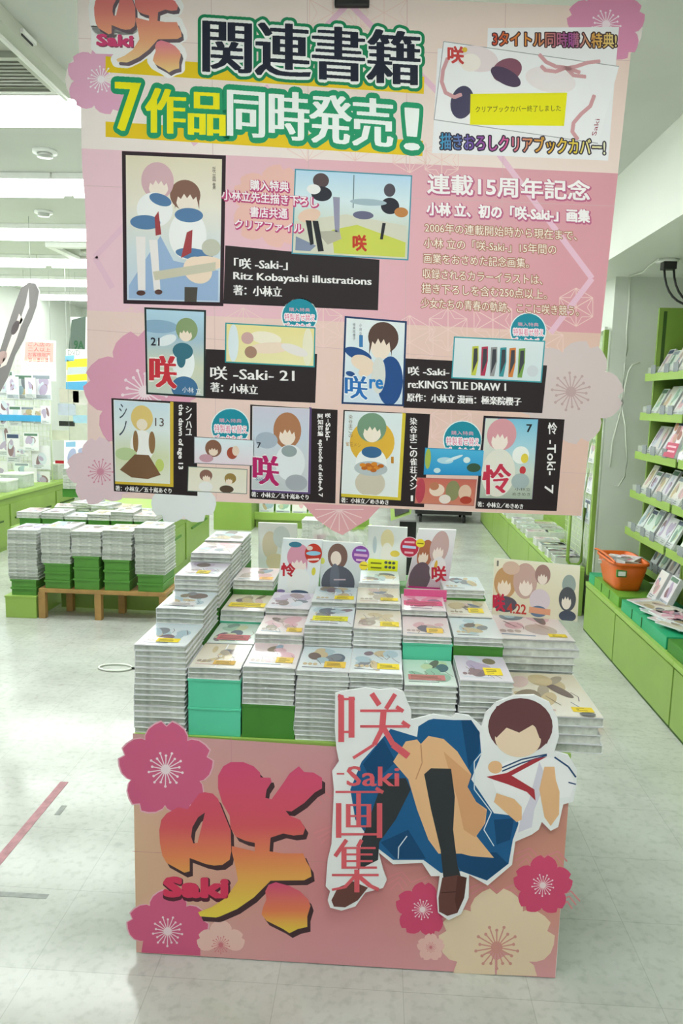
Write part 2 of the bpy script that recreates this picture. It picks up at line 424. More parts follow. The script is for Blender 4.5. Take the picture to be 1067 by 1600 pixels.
# ------------------------------------------------------------------ books
def book_meshes(w, d, t, name, cm, warp, pm):
    """cover (two boards and a spine) and page block, base at z = 0, centred in x and y"""
    c = MB(); th = .0011
    n = 6
    def sheet(z0, z1):
        vs = []; fs = []
        for i in range(n + 1):
            x = -w / 2 + w * i / n; dz = warp * sin(pi * i / n) ** 2
            vs += [(x, -d / 2, z0 + dz), (x, d / 2, z0 + dz), (x, -d / 2, z1 + dz), (x, d / 2, z1 + dz)]
        for i in range(n):
            a = 4 * i; b = a + 4
            fs += [(a, a + 1, b + 1, b), (a + 2, b + 2, b + 3, a + 3), (a, b, b + 2, a + 2), (a + 1, a + 3, b + 3, b + 1)]
        fs += [(0, 2, 3, 1), (4 * n, 4 * n + 1, 4 * n + 3, 4 * n + 2)]
        return vs, fs
    c.faces(*sheet(0, th), cm); c.faces(*sheet(t - th - .0004, t - .0004), cm)
    c.box((-w / 2, -d / 2, th), (-w / 2 + th, d / 2, t - th - .0004), cm)
    p = MB(); vs = []; fs = []
    for i in range(n + 1):
        x = -w / 2 + th + (w - .004) * i / n; dz = warp * sin(pi * i / n) ** 2; e = .0030 + .0012 * sin(i * 2.1 + warp * 900)
        vs += [(x, -d / 2 + e, th + dz), (x, d / 2 - e, th + dz), (x, -d / 2 + e, t - th - .0004 + dz), (x, d / 2 - e, t - th - .0004 + dz)]
    for i in range(n):
        a = 4 * i; b = a + 4
        fs += [(a, a + 1, b + 1, b), (a + 2, b + 2, b + 3, a + 3), (a, b, b + 2, a + 2), (a + 1, a + 3, b + 3, b + 1)]
    fs += [(0, 2, 3, 1), (4 * n, 4 * n + 1, 4 * n + 3, 4 * n + 2)]
    p.faces(vs, fs, pm)
    return c.mesh(name + '_cover'), p.mesh(name + '_pages')
KINDS = {}
def book(kind, w, d, t, name, cm, x, y, z, th, label, group, rz=0, lean=None):
    key = (kind, rnd.randrange(4))
    if key not in KINDS: KINDS[key] = book_meshes(w, d, t, kind, cm, (0, .0011, -.0009, .0006)[key[1]], M_pages[key[1]])
    cme, pme = KINDS[key]
    o = link(name, cme); o.location = (x, y, z); o.rotation_euler = (0, 0, rz); o.scale = (1, 1, th / t)
    tag(o, label, 'book', group)
    link('page_block', pme, o)
    return o

def unit_clip(P):
    """keep a polygon inside the unit square"""
    sw = lambda L: [(b, a) for a, b in L]
    P = clip(clip(P, 0.0, 1), 1.0, -1) if P else P
    return sw(clip(clip(sw(P), 0.0, 1), 1.0, -1)) if P else P
PALS = [('#e9e4e2', '#d7a9b4', '#b9a7a0', '#8fa3b8'), ('#e3e8ea', '#a9c0cc', '#c9b48e', '#7c7f88'), ('#eae6dc', '#c8b48c', '#a89a86', '#d6b9b4'),
        ('#e6e2ea', '#b6a5c4', '#8d6f78', '#cfd6e2'), ('#e0ece4', '#9fc0ac', '#c9cfa8', '#7a9488'), ('#efe6ea', '#e29fb6', '#c96a88', '#9a8aa0')]
def cover_art(parent, w, d, z, pal, seed, band=None, m=None):
    """generic printed cover: pale ground, soft colour shapes, title bar, optional paper band"""
    r = random.Random(seed); P = PALS[pal]
    pb = PB(lambda x, y, l: Vector(((x - .5) * w, (.5 - y) * d, z + .00008 * l)))
    g0, g1 = lin(P[0]), mix(lin(P[0]), lin(P[1]), .55)
    pb.poly([(.0, .0), (1, .0), (1, 1), (.0, 1)], lambda p: mix(g1, g0, p[1]), 1)
    DKS = ('#6f5a56', '#5a6478', '#7a6470', '#8a7a66')
    for k in range(9):
        u, v, ru, rv, a_ = .2 + .6 * r.random(), .12 + .6 * r.random(), .08 + .15 * r.random(), .05 + .13 * r.random(), r.random() * 3
        E_ = [(u + ru * cos(t) * cos(a_) - rv * sin(t) * sin(a_), v + ru * cos(t) * sin(a_) + rv * sin(t) * cos(a_)) for t in [2 * pi * n / 20 for n in range(20)]]
        E_ = unit_clip(E_)
        if len(E_) > 2: pb.poly(E_, DKS[(seed + k) % 4] if k in (3, 6) else (P[1 + k % 3] if k % 2 else P[1]), 2 + k * .5)
    for k in range(5):
        u, v = .15 + .7 * r.random(), .2 + .5 * r.random(); pb.line([(u, v), (u + .06, v + .10), (u + .16 * r.random(), v + .2)], .012, DKS[k % 4], 7)
    pb.line([(.08, .84 + .04 * r.random()), (.5 + .2 * r.random(), .88)], .035, P[3], 8)
    for k in range(3): pb.ell(.12 + .1 * k, .74, .045, .05, P[2], 8)
    o = pb.build('cover_print', parent, m or GLOSS, sub=False)
    if band:
        q = PB(lambda x, y, l: Vector(((x - .5) * w, (.5 - y) * d, z + .0012 + .00008 * l)))
        x0, x1, y0, y1, c = band
        q.poly([(x0, y0), (x1, y0), (x1, y1), (x0, y1)], c, 1)
        for k in range(3): q.line([(x0 + .05, y0 + (y1 - y0) * (.3 + .22 * k)), (x1 - .06 - .1 * r.random(), y0 + (y1 - y0) * (.3 + .22 * k))], (y1 - y0) * .08, '#5b5030', 2)
        tag(q.build('paper_band', parent, PRINT, sub=False), 'coloured paper band across the cover')
    return o

# ------------------------------------------------------------------ display table
TX0, TX1, TY0, TZ = -0.581, 0.4655, 1.728, 0.585
TY1 = 2.68
tbl = empty('display_table', (-.058, TY0, 0), 'low book table with a pink blossom printed front, centre of the floor', 'table')
boxpart('table_top', (TX0 + .002, TY0 + .004, TZ - .03), (TX1, TY1, TZ), M_lime2, tbl)
boxpart('side_panel', (TX0 + .006, TY0 + .01, 0), (TX0 + .03, TY1, TZ - .03), M_dgreen, tbl)
boxpart('side_panel', (TX1 - .03, TY0 + .01, 0), (TX1 - .006, TY1, TZ - .03), M_dgreen, tbl)
boxpart('back_panel', (TX0 + .03, TY1 - .03, 0), (TX1 - .03, TY1 - .006, TZ - .03), M_dgreen, tbl)
boxpart('front_board', (TX0, TY0, 0.003), (TX1, TY0 + .004, TZ - .012), M_board, tbl)
FP = lambda x, y, l: at(x, y, 'y', TY0) + Vector((0, -.00007 * l - .0003, 0))
pb = PB(FP)
NX, NY = 14, 10
def panel_col(p):
    u = (p[0] - 207) / 680; v = (p[1] - 1143) / 350
    c = mix(lin('#dfb898'), lin('#d48890'), u * 2.2) if u < .45 else mix(lin('#d48890'), lin('#d49880'), (u - .45) * 1.5)
    top = max(0, 1 - v * 2.2); c = mix(c, lin('#d09ca2'), top * .85)
    return mix(c, lin('#e4a6ac'), max(0, v - .75) * 2.5)
TL, TR, BR, BL = (207.5, 1146), (893, 1190), (867, 1528), (213, 1488)
qm = quad_map((TL, TR, BR, BL))
for i in range(NX):
    for j in range(NY):
        pb.poly([qm(i / NX, j / NY), qm((i + 1) / NX, j / NY), qm((i + 1) / NX, (j + 1) / NY), qm(i / NX, (j + 1) / NY)], panel_col, 0)
pb.build('front_print', tbl)
# faint woven key pattern on the print
pb = PB(FP)
for k in range(27):
    if k in (9, 18): pb.build('woven_pattern', tbl); pb = PB(FP)
    x = 470 + (k % 9) * 44 + (k // 9) * 20; y = 1240 + (k // 9) * 62 + (k % 9) * 5
    for s in range(3): pb.line([(x + 6 * s, y + 8 * s), (x + 30 - 3 * s, y - 12 + 8 * s), (x + 44 - 6 * s, y + 4 + 6 * s)], 2.2, '#dd8c92', .4)
pb.build('woven_pattern', tbl)
# blossoms on the front
def blossom(parent, F, cx, cy, r, rot, col, stamen, lv=2, edge=None, which=range(5), name='blossom'):
    pb = PB(F); petals(pb, cx, cy, r, rot, col, lv, stamen, edge=edge, which=which); return pb.build(name, parent)
blossom(tbl, FP, 259, 1202, 74, -pi / 2 + .02, '#d5638a', '#f6e2ea', 2, '#e7b3c2')
blossom(tbl, FP, 262, 1455, 64, -pi / 2 + .02, '#d9628a', '#f4dbe2', 2, '#e7b3c2', which=(0, 1, 4))
blossom(tbl, FP, 345, 1476, 38, -pi / 2, '#f0c6bc', '#d97f86', 3, which=(0, 1, 4))
pb = PB(FP); pb.poly([(221, 1488), (224, 1468), (236, 1458), (262, 1456), (290, 1457), (306, 1468), (313, 1480), (313, 1493)], '#d9628a', 2); pb.build('blossom', tbl)
blossom(tbl, FP, 660, 1421, 43, -pi / 2 + .1, '#d84f76', '#f6dfe4', 2)
blossom(tbl, FP, 848, 1383, 47, -pi / 2 + .05, '#d84f76', '#f6dfe4', 3)
blossom(tbl, FP, 673, 1480, 22, -pi / 2, '#f0c2ba', '#d97f86', 3)
blossom(tbl, FP, 776, 1480, 92, -pi / 2, '#eed6b8', '#d8998e', 2, which=(0, 1, 4))
pb = PB(FP)
pb.poly([(708, 1520), (715, 1500), (735, 1492), (765, 1490), (773, 1500), (773, 1523)], '#eed6b8', 2); pb.poly([(776, 1523), (777, 1500), (790, 1492), (815, 1494), (834, 1508), (839, 1525)], '#eed6b8', 2); pb.build('blossom', tbl)

# big brush title on the front
Z1 = lambda P: [(180 + .328 * x, 1120 + .328 * y) for x, y in P]
MOUTH = [(400, 365), (425, 358), (465, 365), (490, 390), (510, 440), (530, 490), (550, 540), (553, 640), (545, 680), (510, 705), (470, 708), (430, 700), (390, 685), (355, 672), (355, 735), (330, 742), (290, 720), (245, 695), (225, 660), (213, 600), (210, 540), (220, 490), (245, 460), (300, 430), (345, 440)]
HOLE = [(428, 455), (412, 520), (392, 600), (372, 602), (362, 570), (368, 525), (395, 478)]
BODY = [(550, 215), (610, 215), (660, 235), (690, 265), (692, 288), (740, 290), (745, 310), (722, 345), (715, 385), (745, 392), (790, 330), (830, 270), (875, 235), (900, 262), (945, 265), (985, 290), (985, 340), (950, 360), (900, 410), (840, 450), (812, 447), (830, 470), (880, 490), (905, 530), (895, 560), (850, 565), (800, 555), (740, 575), (735, 640), (800, 650), (895, 650), (912, 690), (930, 720), (935, 760), (900, 778), (740, 780), (720, 800), (660, 860), (580, 915), (500, 950), (480, 955), (405, 950), (395, 930), (460, 905), (530, 860), (585, 780), (575, 720), (555, 640), (555, 615), (665, 640), (665, 600), (620, 590), (575, 570), (550, 530), (545, 470), (510, 410), (490, 340), (490, 280), (515, 235)]
DROP = [(765, 787), (830, 805), (880, 830), (920, 870), (930, 900), (915, 950), (915, 1000), (870, 1010), (830, 1030), (800, 1010), (760, 990), (720, 970), (697, 940), (705, 905), (720, 870), (715, 830), (730, 800)]
def title_logo(F, name, parent, T, g, gd, lv, shadow, sh, halo=None):
    pb = PB(F)
    for P, H in ((MOUTH, (HOLE,)), (BODY, ()), (DROP, ())):
        if halo:
            V = T(P); Fc = [tuple(t) for t in tessellate_polygon([[Vector((x, y, 0)) for x, y in V]])]
            pb.union(V, Fc, '#fbf8f8', lv - 2 - .1 * (P is BODY) - .2 * (P is DROP), halo)
        pb.poly([(x + sh[0], y + sh[1]) for x, y in T(P)], shadow, lv - 1, [[(x + sh[0], y + sh[1]) for x, y in T(h)] for h in H])
        gg = gd if P is DROP else g
        ys = [p[1] for p in T(P)]
        pb.poly(T(P), ygrad(gg), lv, [T(h) for h in H], bands=(min(ys), max(ys), 9))
    return pb.build(name, parent)
title_logo(FP, 'title_logo', tbl, Z1, [(1190, '#d8517c'), (1290, '#dc5a66'), (1340, '#e98a5c'), (1400, '#ecc256'), (1432, '#eed552')],
           [(1378, '#d8517c'), (1425, '#ea8558'), (1452, '#ecc850')], 6, '#4a3238', (5, 7.5))
pb = PB(FP); pb.text('Saki', (257, 1402), (355, 1404), 31, '#5a2a38', 5, DISC(4, 1.5, 2)); pb.text('Saki', (258, 1399), (354, 1401), 27, '#dc3f62', 6, BOLD(3.2)); pb.build('title_romaji', tbl)

# seams in the printed sheets
pb = PB(FP); pb.line([(361, 1152), (362, 1215)], .8, '#c9909a', 1); pb.line([(207, 1330), (560, 1350)], .7, '#c98f8c', 1); pb.build('sheet_seam', tbl)

# cut-out board fixed on the front: plain generic colour shapes and the lettering
cut = empty('cutout_board', (.15, TY0 - .012, .2), 'white-edged cut-out board of blue, peach and brown shapes on the table front', 'cut-out board')
Z2 = lambda P: [(500 + .3937 * x, 1060 + .3937 * y) for x, y in P]
YC = TY0 - .012
FC = lambda x, y, l: at(x, y, 'y', YC) + Vector((0, -.00007 * l - .0003, 0))
OUT = [(60, 60), (100, 50), (180, 38), (235, 45), (290, 40), (330, 52), (345, 90), (362, 130), (362, 165), (390, 158), (450, 143), (520, 155), (540, 140), (590, 148), (640, 190), (655, 140), (700, 95), (770, 68), (850, 66), (910, 95), (943, 160), (948, 230), (930, 290), (985, 305), (1020, 360), (1018, 420), (1005, 490), (965, 500), (945, 590), (915, 605), (880, 570), (868, 600), (840, 620), (775, 648), (762, 740), (665, 822), (592, 780), (590, 870), (560, 935), (510, 960), (468, 930), (463, 870), (475, 785), (440, 785), (405, 732), (290, 738), (232, 690), (250, 760), (265, 800), (250, 832), (180, 850), (140, 905), (85, 922), (40, 910), (30, 880), (40, 845), (22, 825), (30, 720), (45, 660), (50, 560), (55, 440), (48, 370), (75, 330), (65, 280), (58, 200)]
q = MB(); q.prism([at(x, y, 'y', YC) for x, y in Z2(OUT)], (0, .006, 0), M_sock); q.build('cutout_panel', cut, world=True)
q = MB()
for x, z in ((-.02, .3), (.2, .35), (.35, .45)): q.box((x, TY0 - .006, z), (x + .03, TY0 - .0012, z + .03), M_white)
q.build('spacer_pads', cut, world=True)
pb = PB(FC)
BLUE, BLUE2 = '#1f5f92', '#174a76'
pb.poly(Z2([(120, 440), (165, 330), (280, 200), (385, 232), (390, 190), (430, 165), (450, 160), (530, 165), (590, 165), (632, 210), (640, 300), (600, 400), (690, 535), (770, 545), (788, 575), (765, 640), (748, 735), (662, 802), (560, 765), (480, 772), (410, 720), (290, 720), (218, 665), (140, 560)]), BLUE, 1)
for P in ([(560, 165), (600, 165), (634, 215), (632, 290), (590, 360)], [(240, 650), (350, 600), (420, 715), (300, 715)], [(690, 560), (770, 555), (755, 640), (700, 660)], [(500, 690), (700, 690), (745, 735), (662, 800), (560, 762)], [(170, 340), (250, 235), (300, 330), (210, 420)]): pb.poly(Z2(P), BLUE2, 1.5)
PEACH = '#ecbc8e'
pb.poly(Z2([(290, 330), (340, 250), (385, 242), (400, 260), (430, 228), (490, 240), (545, 290), (600, 380), (585, 430), (620, 490), (662, 520), (655, 575), (620, 625), (690, 712), (600, 705), (560, 695), (470, 695), (430, 640), (385, 520), (350, 400)]), PEACH, 2)
pb.poly(Z2([(490, 290), (600, 385), (585, 430), (620, 490), (660, 525), (650, 580), (615, 630), (570, 600), (545, 480)]), '#dfa679', 2.5)
pb.line(Z2([(400, 262), (405, 335), (380, 400)]), 1.6, '#c98d68', 3)
DK = '#35393d'
pb.poly(Z2([(413, 380), (440, 356), (520, 358), (535, 470), (528, 600), (545, 740), (560, 790), (490, 800), (478, 680), (440, 520)]), DK, 3)
pb.poly(Z2([(250, 400), (340, 395), (360, 440), (300, 560), (235, 650), (230, 720), (150, 760), (165, 640), (215, 500)]), DK, 3)
BR1, BR2 = '#6b443e', '#59352f'
pb.poly(Z2([(485, 790), (545, 780), (582, 790), (572, 870), (545, 930), (505, 942), (472, 925), (470, 870)]), BR1, 4); pb.poly(Z2([(545, 782), (582, 790), (572, 870), (545, 930), (535, 880)]), BR2, 4.5)
pb.line(Z2([(480, 850), (540, 846)]), 1.5, '#4c2b27', 5)
pb.poly(Z2([(70, 830), (130, 805), (190, 830), (150, 880), (100, 908), (55, 905), (45, 880)]), BR1, 4)
for P in ([(612, 370), (640, 330), (665, 440)],): pb.line(Z2([(645, 290), (612, 330), (612, 440), (680, 530), (650, 600), (690, 665)]), 1.6, '#dfe9f0', 3)
pb.line(Z2([(310, 715), (312, 670), (345, 625)]), 1.6, '#dfe9f0', 3)
# upper right: plain brown disc with a peach lobe, white and lavender shapes, red bands, navy stripes
HAIR = '#6d4548'
pb.ell(*Z2([(795, 190)])[0], 128 * .3937, 112 * .3937, HAIR, 2)
pb.ell(*Z2([(785, 238)])[0], 92 * .3937, 74 * .3937, '#f3d9bd', 3, .15)
pb.poly(Z2([(668, 200), (700, 110), (800, 84), (890, 120), (922, 200), (900, 260), (870, 235), (850, 180), (790, 215), (740, 195), (700, 235)]), HAIR, 3.5)
pb.poly(Z2([(700, 450), (668, 360), (740, 330), (850, 310), (930, 315), (985, 340), (1008, 420), (990, 470), (900, 480), (870, 420), (840, 560), (830, 600), (780, 610), (790, 560), (800, 500), (760, 470)]), '#f7f6f8', 2)
pb.poly(Z2([(870, 330), (900, 400), (850, 520), (840, 590), (785, 612), (795, 560), (830, 480)]), '#dcd8e6', 2.5)
pb.poly(Z2([(690, 490), (700, 455), (770, 478), (800, 510), (800, 560), (780, 570)]), PEACH, 3)
pb.poly(Z2([(870, 440), (890, 350), (930, 350), (935, 400), (950, 450), (948, 540), (915, 585), (890, 550)]), PEACH, 3)
pb.ell(*Z2([(695, 352)])[0], 11, 10, PEACH, 3)
RED = '#b03a44'
pb.poly(Z2([(660, 390), (740, 375), (850, 318), (900, 310), (760, 385), (850, 440), (855, 485), (820, 450), (745, 420), (690, 402)]), RED, 4)
for o_ in (0, 14): pb.line(Z2([(722, 368 - o_), (800, 335 - o_), (900, 305 - o_ * .3)]), 2.2, '#2c4f78', 4)
pb.line(Z2([(930, 312), (985, 350), (1015, 392)]), 2.6, '#2c4f78', 4); pb.line(Z2([(985, 412), (1015, 420)]), 2, '#2c4f78', 4)
pb.build('colour_shapes', cut)
# lettering in a high-contrast brush-serif style: thick uprights, thin bars, small triangles
def strokes(pb, S, col, lv, T, halo=None):
    V = []; Fc = []
    for a, b, w in S:
        (ax, ay), (bx_, by_) = T([a, b]); d = Vector((bx_ - ax, by_ - ay)).normalized(); n = Vector((-d.y, d.x)) * w * .3937 / 2
        A = Vector((ax, ay)); B = Vector((bx_, by_)); k = len(V)
        V += [A + n, B + n, B - n, A - n]; Fc.append((k, k + 1, k + 2, k + 3))
    pb.union(V, Fc, col, lv, .3)
LET = [  # two-part first character
 ((84, 72), (84, 252), 22), ((125, 72), (125, 235), 22), ((72, 82), (138, 82), 9), ((84, 212), (130, 212), 9), ((72, 68), (92, 74), 14),
 ((205, 60), (235, 105), 20), ((298, 62), (262, 120), 16), ((160, 128), (325, 128), 10), ((303, 112), (330, 130), 14), ((160, 190), (352, 190), 10), ((326, 172), (355, 192), 15),
 ((252, 128), (246, 205), 23), ((246, 200), (215, 262), 18), ((215, 262), (132, 315), 11), ((252, 195), (290, 262), 20), ((290, 262), (350, 308), 26),
 # second character
 ((62, 450), (245, 450), 9), ((222, 435), (250, 452), 13), ((74, 495), (74, 632), 20), ((236, 495), (236, 632), 20), ((64, 618), (240, 618), 9), ((112, 498), (112, 590), 17), ((194, 498), (194, 590), 17),
 ((112, 502), (198, 502), 8), ((112, 545), (198, 545), 8), ((112, 586), (198, 586), 8), ((153, 455), (153, 586), 17),
 # third character
 ((105, 640), (60, 705), 15), ((95, 668), (95, 755), 19), ((165, 640), (150, 668), 14), ((95, 672), (220, 672), 8), ((95, 698), (208, 698), 8), ((95, 724), (208, 724), 8), ((95, 750), (225, 750), 9), ((152, 668), (152, 750), 15),
 ((48, 780), (232, 780), 9), ((146, 758), (146, 848), 19), ((138, 785), (98, 828), 12), ((98, 828), (48, 838), 9), ((154, 785), (198, 822), 16), ((198, 822), (232, 838), 14)]
pb = PB(FC); strokes(pb, LET, '#e0626c', 8, Z2, 0)
pb.text('Saki', Z2([(108, 426)])[0], Z2([(312, 428)])[0], 31, '#e0626c', 8, SMEAR(1.1))
pb.line(Z2([(66, 378), (96, 378)]), 2.4, '#e0626c', 8)
tag(pb.build('lettering', cut), 'rose-red vertical lettering')

# ------------------------------------------------------------------ stacks on the table
PITCH = .1305; X0 = TX0 + .002
YROW = [1.738 + .1835 * k for k in range(5)]
W, D, T = .1285, .180, .0135
CN = ['leftmost column', 'mint-box column', 'third column', 'fourth column', 'fifth column', 'sixth column', 'seventh column']
RN = ['front', 'second', 'third', 'fourth', 'rear']
def colx(c): return X0 + PITCH * c + W / 2 + (-.002 if c > 2 else 0) - (.004 if c > 3 else 0)
riser = MB()
def stack(c, r, z0, z1, boxes, pal, band=None, seed=None, thick=T, look='pale cover', riserz=None):
    x = colx(c); y = YROW[r] + D / 2
    desc = '%s stack of the %s' % (RN[r], CN[c])
    base = riserz if riserz else (boxes[0][0] if boxes else z0)
    if base > TZ + .004: riser.box((x - .062, YROW[r] + .004, TZ), (x + .062, YROW[r] + .178, base), M_gboard)
    for k, (b0, b1, m, nm) in enumerate(boxes):
        g = empty('riser_box', (x, y, b0), '%s cardboard box%s under the %s' % (nm, ', upper of two,' if k == 1 else (', lower of two,' if len(boxes) > 1 else ''), desc), 'box', 'riser boxes under the books')
        q = MB(); q.box((x - .0635, YROW[r] + .002, b0), (x + .0635, YROW[r] + .18, b1 - .004), m, bev=.0015); q.build('box_body', g, world=True)
        q = MB(); q.box((x - .065, YROW[r] + .0005, b1 - .006), (x + .065, YROW[r] + .1815, b1), m, bev=.0012); q.build('box_lid', g, world=True)
    n = max(1, round((z1 - z0) / thick)); th = (z1 - z0) / n
    drift = 0
    for k in range(n):
        drift += rnd.uniform(-.0024, .0024); drift *= .8
        if rnd.random() < .12: drift += rnd.choice((-.004, .004))
        top = k == n - 1
        lab = ('top paperback, %s, %s' % (desc, look)) if top else 'paperback below the top one in the ' + desc
        o = book('paperback', W - .003, D, T, 'paperback', M_cover, x + drift * (.5 if not top else .2), y + rnd.uniform(-.0022, .0022), z0 + th * k, th, lab, None if top else 'paperbacks in the ' + desc, rnd.uniform(-.012, .012))
        if top: cover_art(o, W - .005, D - .003, T + .0006, pal, seed if seed is not None else c * 10 + r, band)
YEL = '#f0d838'
yb = lambda x0=.40, x1=.88, y0=.62, y1=.84, c=YEL: (x0, x1, y0, y1, c)
G, MI = M_gboard, M_mint
# leftmost column
stack(0, 0, TZ, .806, [], 1, yb(.35, .8, .70, .86), look='grey and white cover with gold band')
stack(0, 1, .765, .846, [], 1, yb(.2, .75, .66, .84, '#d8d4d6'), look='pale cover with white title plate', riserz=.765)
stack(0, 2, .80, .891, [], 3, yb(.42, .72, .62, .84), look='grey cover with yellow label', riserz=.80)
stack(0, 3, .815, .919, [], 0, None, look='plain white cover', riserz=.815)
stack(0, 4, .83, .925, [], 1, None, look='glossy white cover', riserz=.83)
# mint-box column
stack(1, 0, .728, .757, [(TZ, .656, MI, 'mint green'), (.656, .728, MI, 'mint green')], 2, yb(.42, .85, .72, .88, '#e0b860'), look='cream cover with gold label')
stack(1, 1, .722, .757, [], 4, yb(.15, .85, .60, .86, '#c8747a'), look='green cover with rose band', riserz=.722)
stack(1, 2, .763, .794, [(.715, .763, MI, 'mint green')], 2, yb(.1, .95, .55, .8), look='green cover with wide yellow band', riserz=.715)
stack(1, 3, .810, .838, [(.765, .810, G, 'dark green')], 0, yb(.62, .95, .72, .92, '#e8b060'), look='white glossy cover with orange label', riserz=.765)
# third column
stack(2, 0, .670, .763, [(TZ, .670, G, 'dark green')], 0, yb(.58, .92, .60, .82, '#eccb60'), thick=.0125, look='pink and blue cover with gold label')
stack(2, 1, .735, .787, [], 0, yb(.62, .95, .66, .86, '#eccb60'), look='white cover with small gold label', riserz=.735)
stack(2, 2, .765, .806, [], 3, None, look='blue and grey cover', riserz=.765)
# fourth column
stack(3, 0, TZ, .760, [], 1, yb(.50, .92, .62, .86, '#e4c050'), thick=.0115, look='grey cover with amber label')
stack(3, 1, .740, .816, [], 1, yb(.12, .88, .52, .76, '#e6e23a'), thick=.0115, look='grey cover with lemon yellow band')
stack(3, 2, .788, .828, [], 1, yb(.5, .95, .6, .82), look='pale cover with yellow label', riserz=.788)
# fifth column
stack(4, 0, TZ, .760, [], 1, yb(.52, .95, .62, .84), thick=.0115, look='white cover with yellow label')
stack(4, 1, .745, .811, [], 2, yb(.55, .95, .62, .86), thick=.0115, look='white cover with large yellow label')
stack(4, 2, .785, .830, [], 2, yb(.55, .95, .66, .84), look='cream cover with yellow label')
stack(4, 3, .80, .842, [], 1, None, look='silvery plain cover', riserz=.80)
# sixth column
stack(5, 0, .622, .735, [(TZ, .622, G, 'dark green')], 4, yb(.08, .80, .62, .82, '#c88080'), look='green cover with rose band')
stack(5, 1, .779, .797, [(.722, .779, MI, 'mint green')], 0, yb(.5, .85, .6, .84, '#ecc860'), thick=.010, look='mauve cover with gold label', riserz=.722)
stack(5, 2, .775, .815, [], 5, yb(.05, .95, .45, .72, '#e0608c'), look='bright pink cover', riserz=.775)
# seventh column
stack(6, 0, .622, .752, [(TZ, .622, G, 'dark green')], 3, yb(.5, .85, .5, .78), look='brown and white cover with yellow label')
stack(6, 1, .777, .799, [(.735, .777, G, 'dark green')], 1, None, thick=.011, look='glossy white cover', riserz=.735)
stack(6, 2, .776, .801, [], 2, yb(.5, .85, .5, .78), look='grey cover with yellow label', riserz=.776)
stack(6, 3, .808, .832, [(.77, .808, G, 'dark green')], 1, None, look='white glossy cover', riserz=.77)
# rest of the tiered riser: back cells and under the propped books
for c, r, z in ((2, 3, .795), (3, 3, .80), (5, 3, .795), (1, 4, .79), (2, 4, .79), (3, 4, .80), (4, 4, .80), (5, 4, .79), (6, 4, .79)):
    riser.box((colx(c) - .062, YROW[r] + .004, TZ), (colx(c) + .062, YROW[r] + .178, z), M_gboard)
riser.build('tiered_riser', tbl, world=True)

# large art books on the right, hanging over the table edge
AW, AD, AT = .212, .292, .0218
for nm, x, y, z0, n, dx in (('front', .433, 1.74 + AD / 2, TZ, 4, .0), ('rear', .437, 2.045 + AD / 2, TZ, 8, 0)):
    for k in range(n):
        top = k == n - 1
        ox = rnd.uniform(-.003, .003) + (.012 if nm == 'rear' and k == 6 else 0) + (-.012 if nm == 'front' and k == 2 else 0)
        lab = 'top large art book of the %s pile at the table edge' % nm if top else 'large art book lower in the %s pile at the table edge' % nm
        o = book('art_book', AW, AD, AT, 'art_book', M_cover2, x + ox, y + rnd.uniform(-.003, .003), z0 + AT * k, AT, lab, None if top else 'large art books in the %s pile' % nm, rnd.uniform(-.01, .01))
        if top:
            cover_art(o, AW - .004, AD - .004, AT + .0006, 2 if nm == 'front' else 0, 77 if nm == 'front' else 78, (.70, .94, .80, .90, '#ecd040'))
            if nm == 'front':
                pb = PB(lambda a, b, l: Vector(((a - .5) * AW, (.5 - b) * AD, AT + .004 + .00025 * l))); pb.ell(.83, .955, .09, .035, '#77787a', 1); pb.build('cover_badge', o, PRINT, sub=False)

# ------------------------------------------------------------------ propped display books
def prop(name, tl, tr, br, bl, Y, th, label, cat, art, edge=M_white, tilt=.02):
    """upright card or book whose front lies near the plane y = Y"""
    P = [at(*p, 'y', Y) for p in (tl, tr, br, bl)]
    g = empty(name, ((P[2].x + P[3].x) / 2, Y, min(P[2].z, P[3].z)), label, cat)
    up = max(P[0].z, P[1].z) - min(P[2].z, P[3].z)
    lean = lambda v: Vector((v.x, v.y + tilt * (v.z - P[2].z) / up, v.z))
    q = MB(); q.prism([lean(p) for p in P], (0, th, 0), edge); q.build('card_body' if th < .006 else 'book_body', g, world=True)
    F = lambda x, y, l: lean(at(x, y, 'y', Y)) + Vector((0, -.0003 - .00008 * l, 0))
    pb = PB(F); art(pb, quad_map((tl, tr, br, bl))); pb.build('cover_picture', g, GLOSS)
    return g, F
SKIN = ('#f2', '#f4', '#f5', '#f6', '#f0', '#f1')
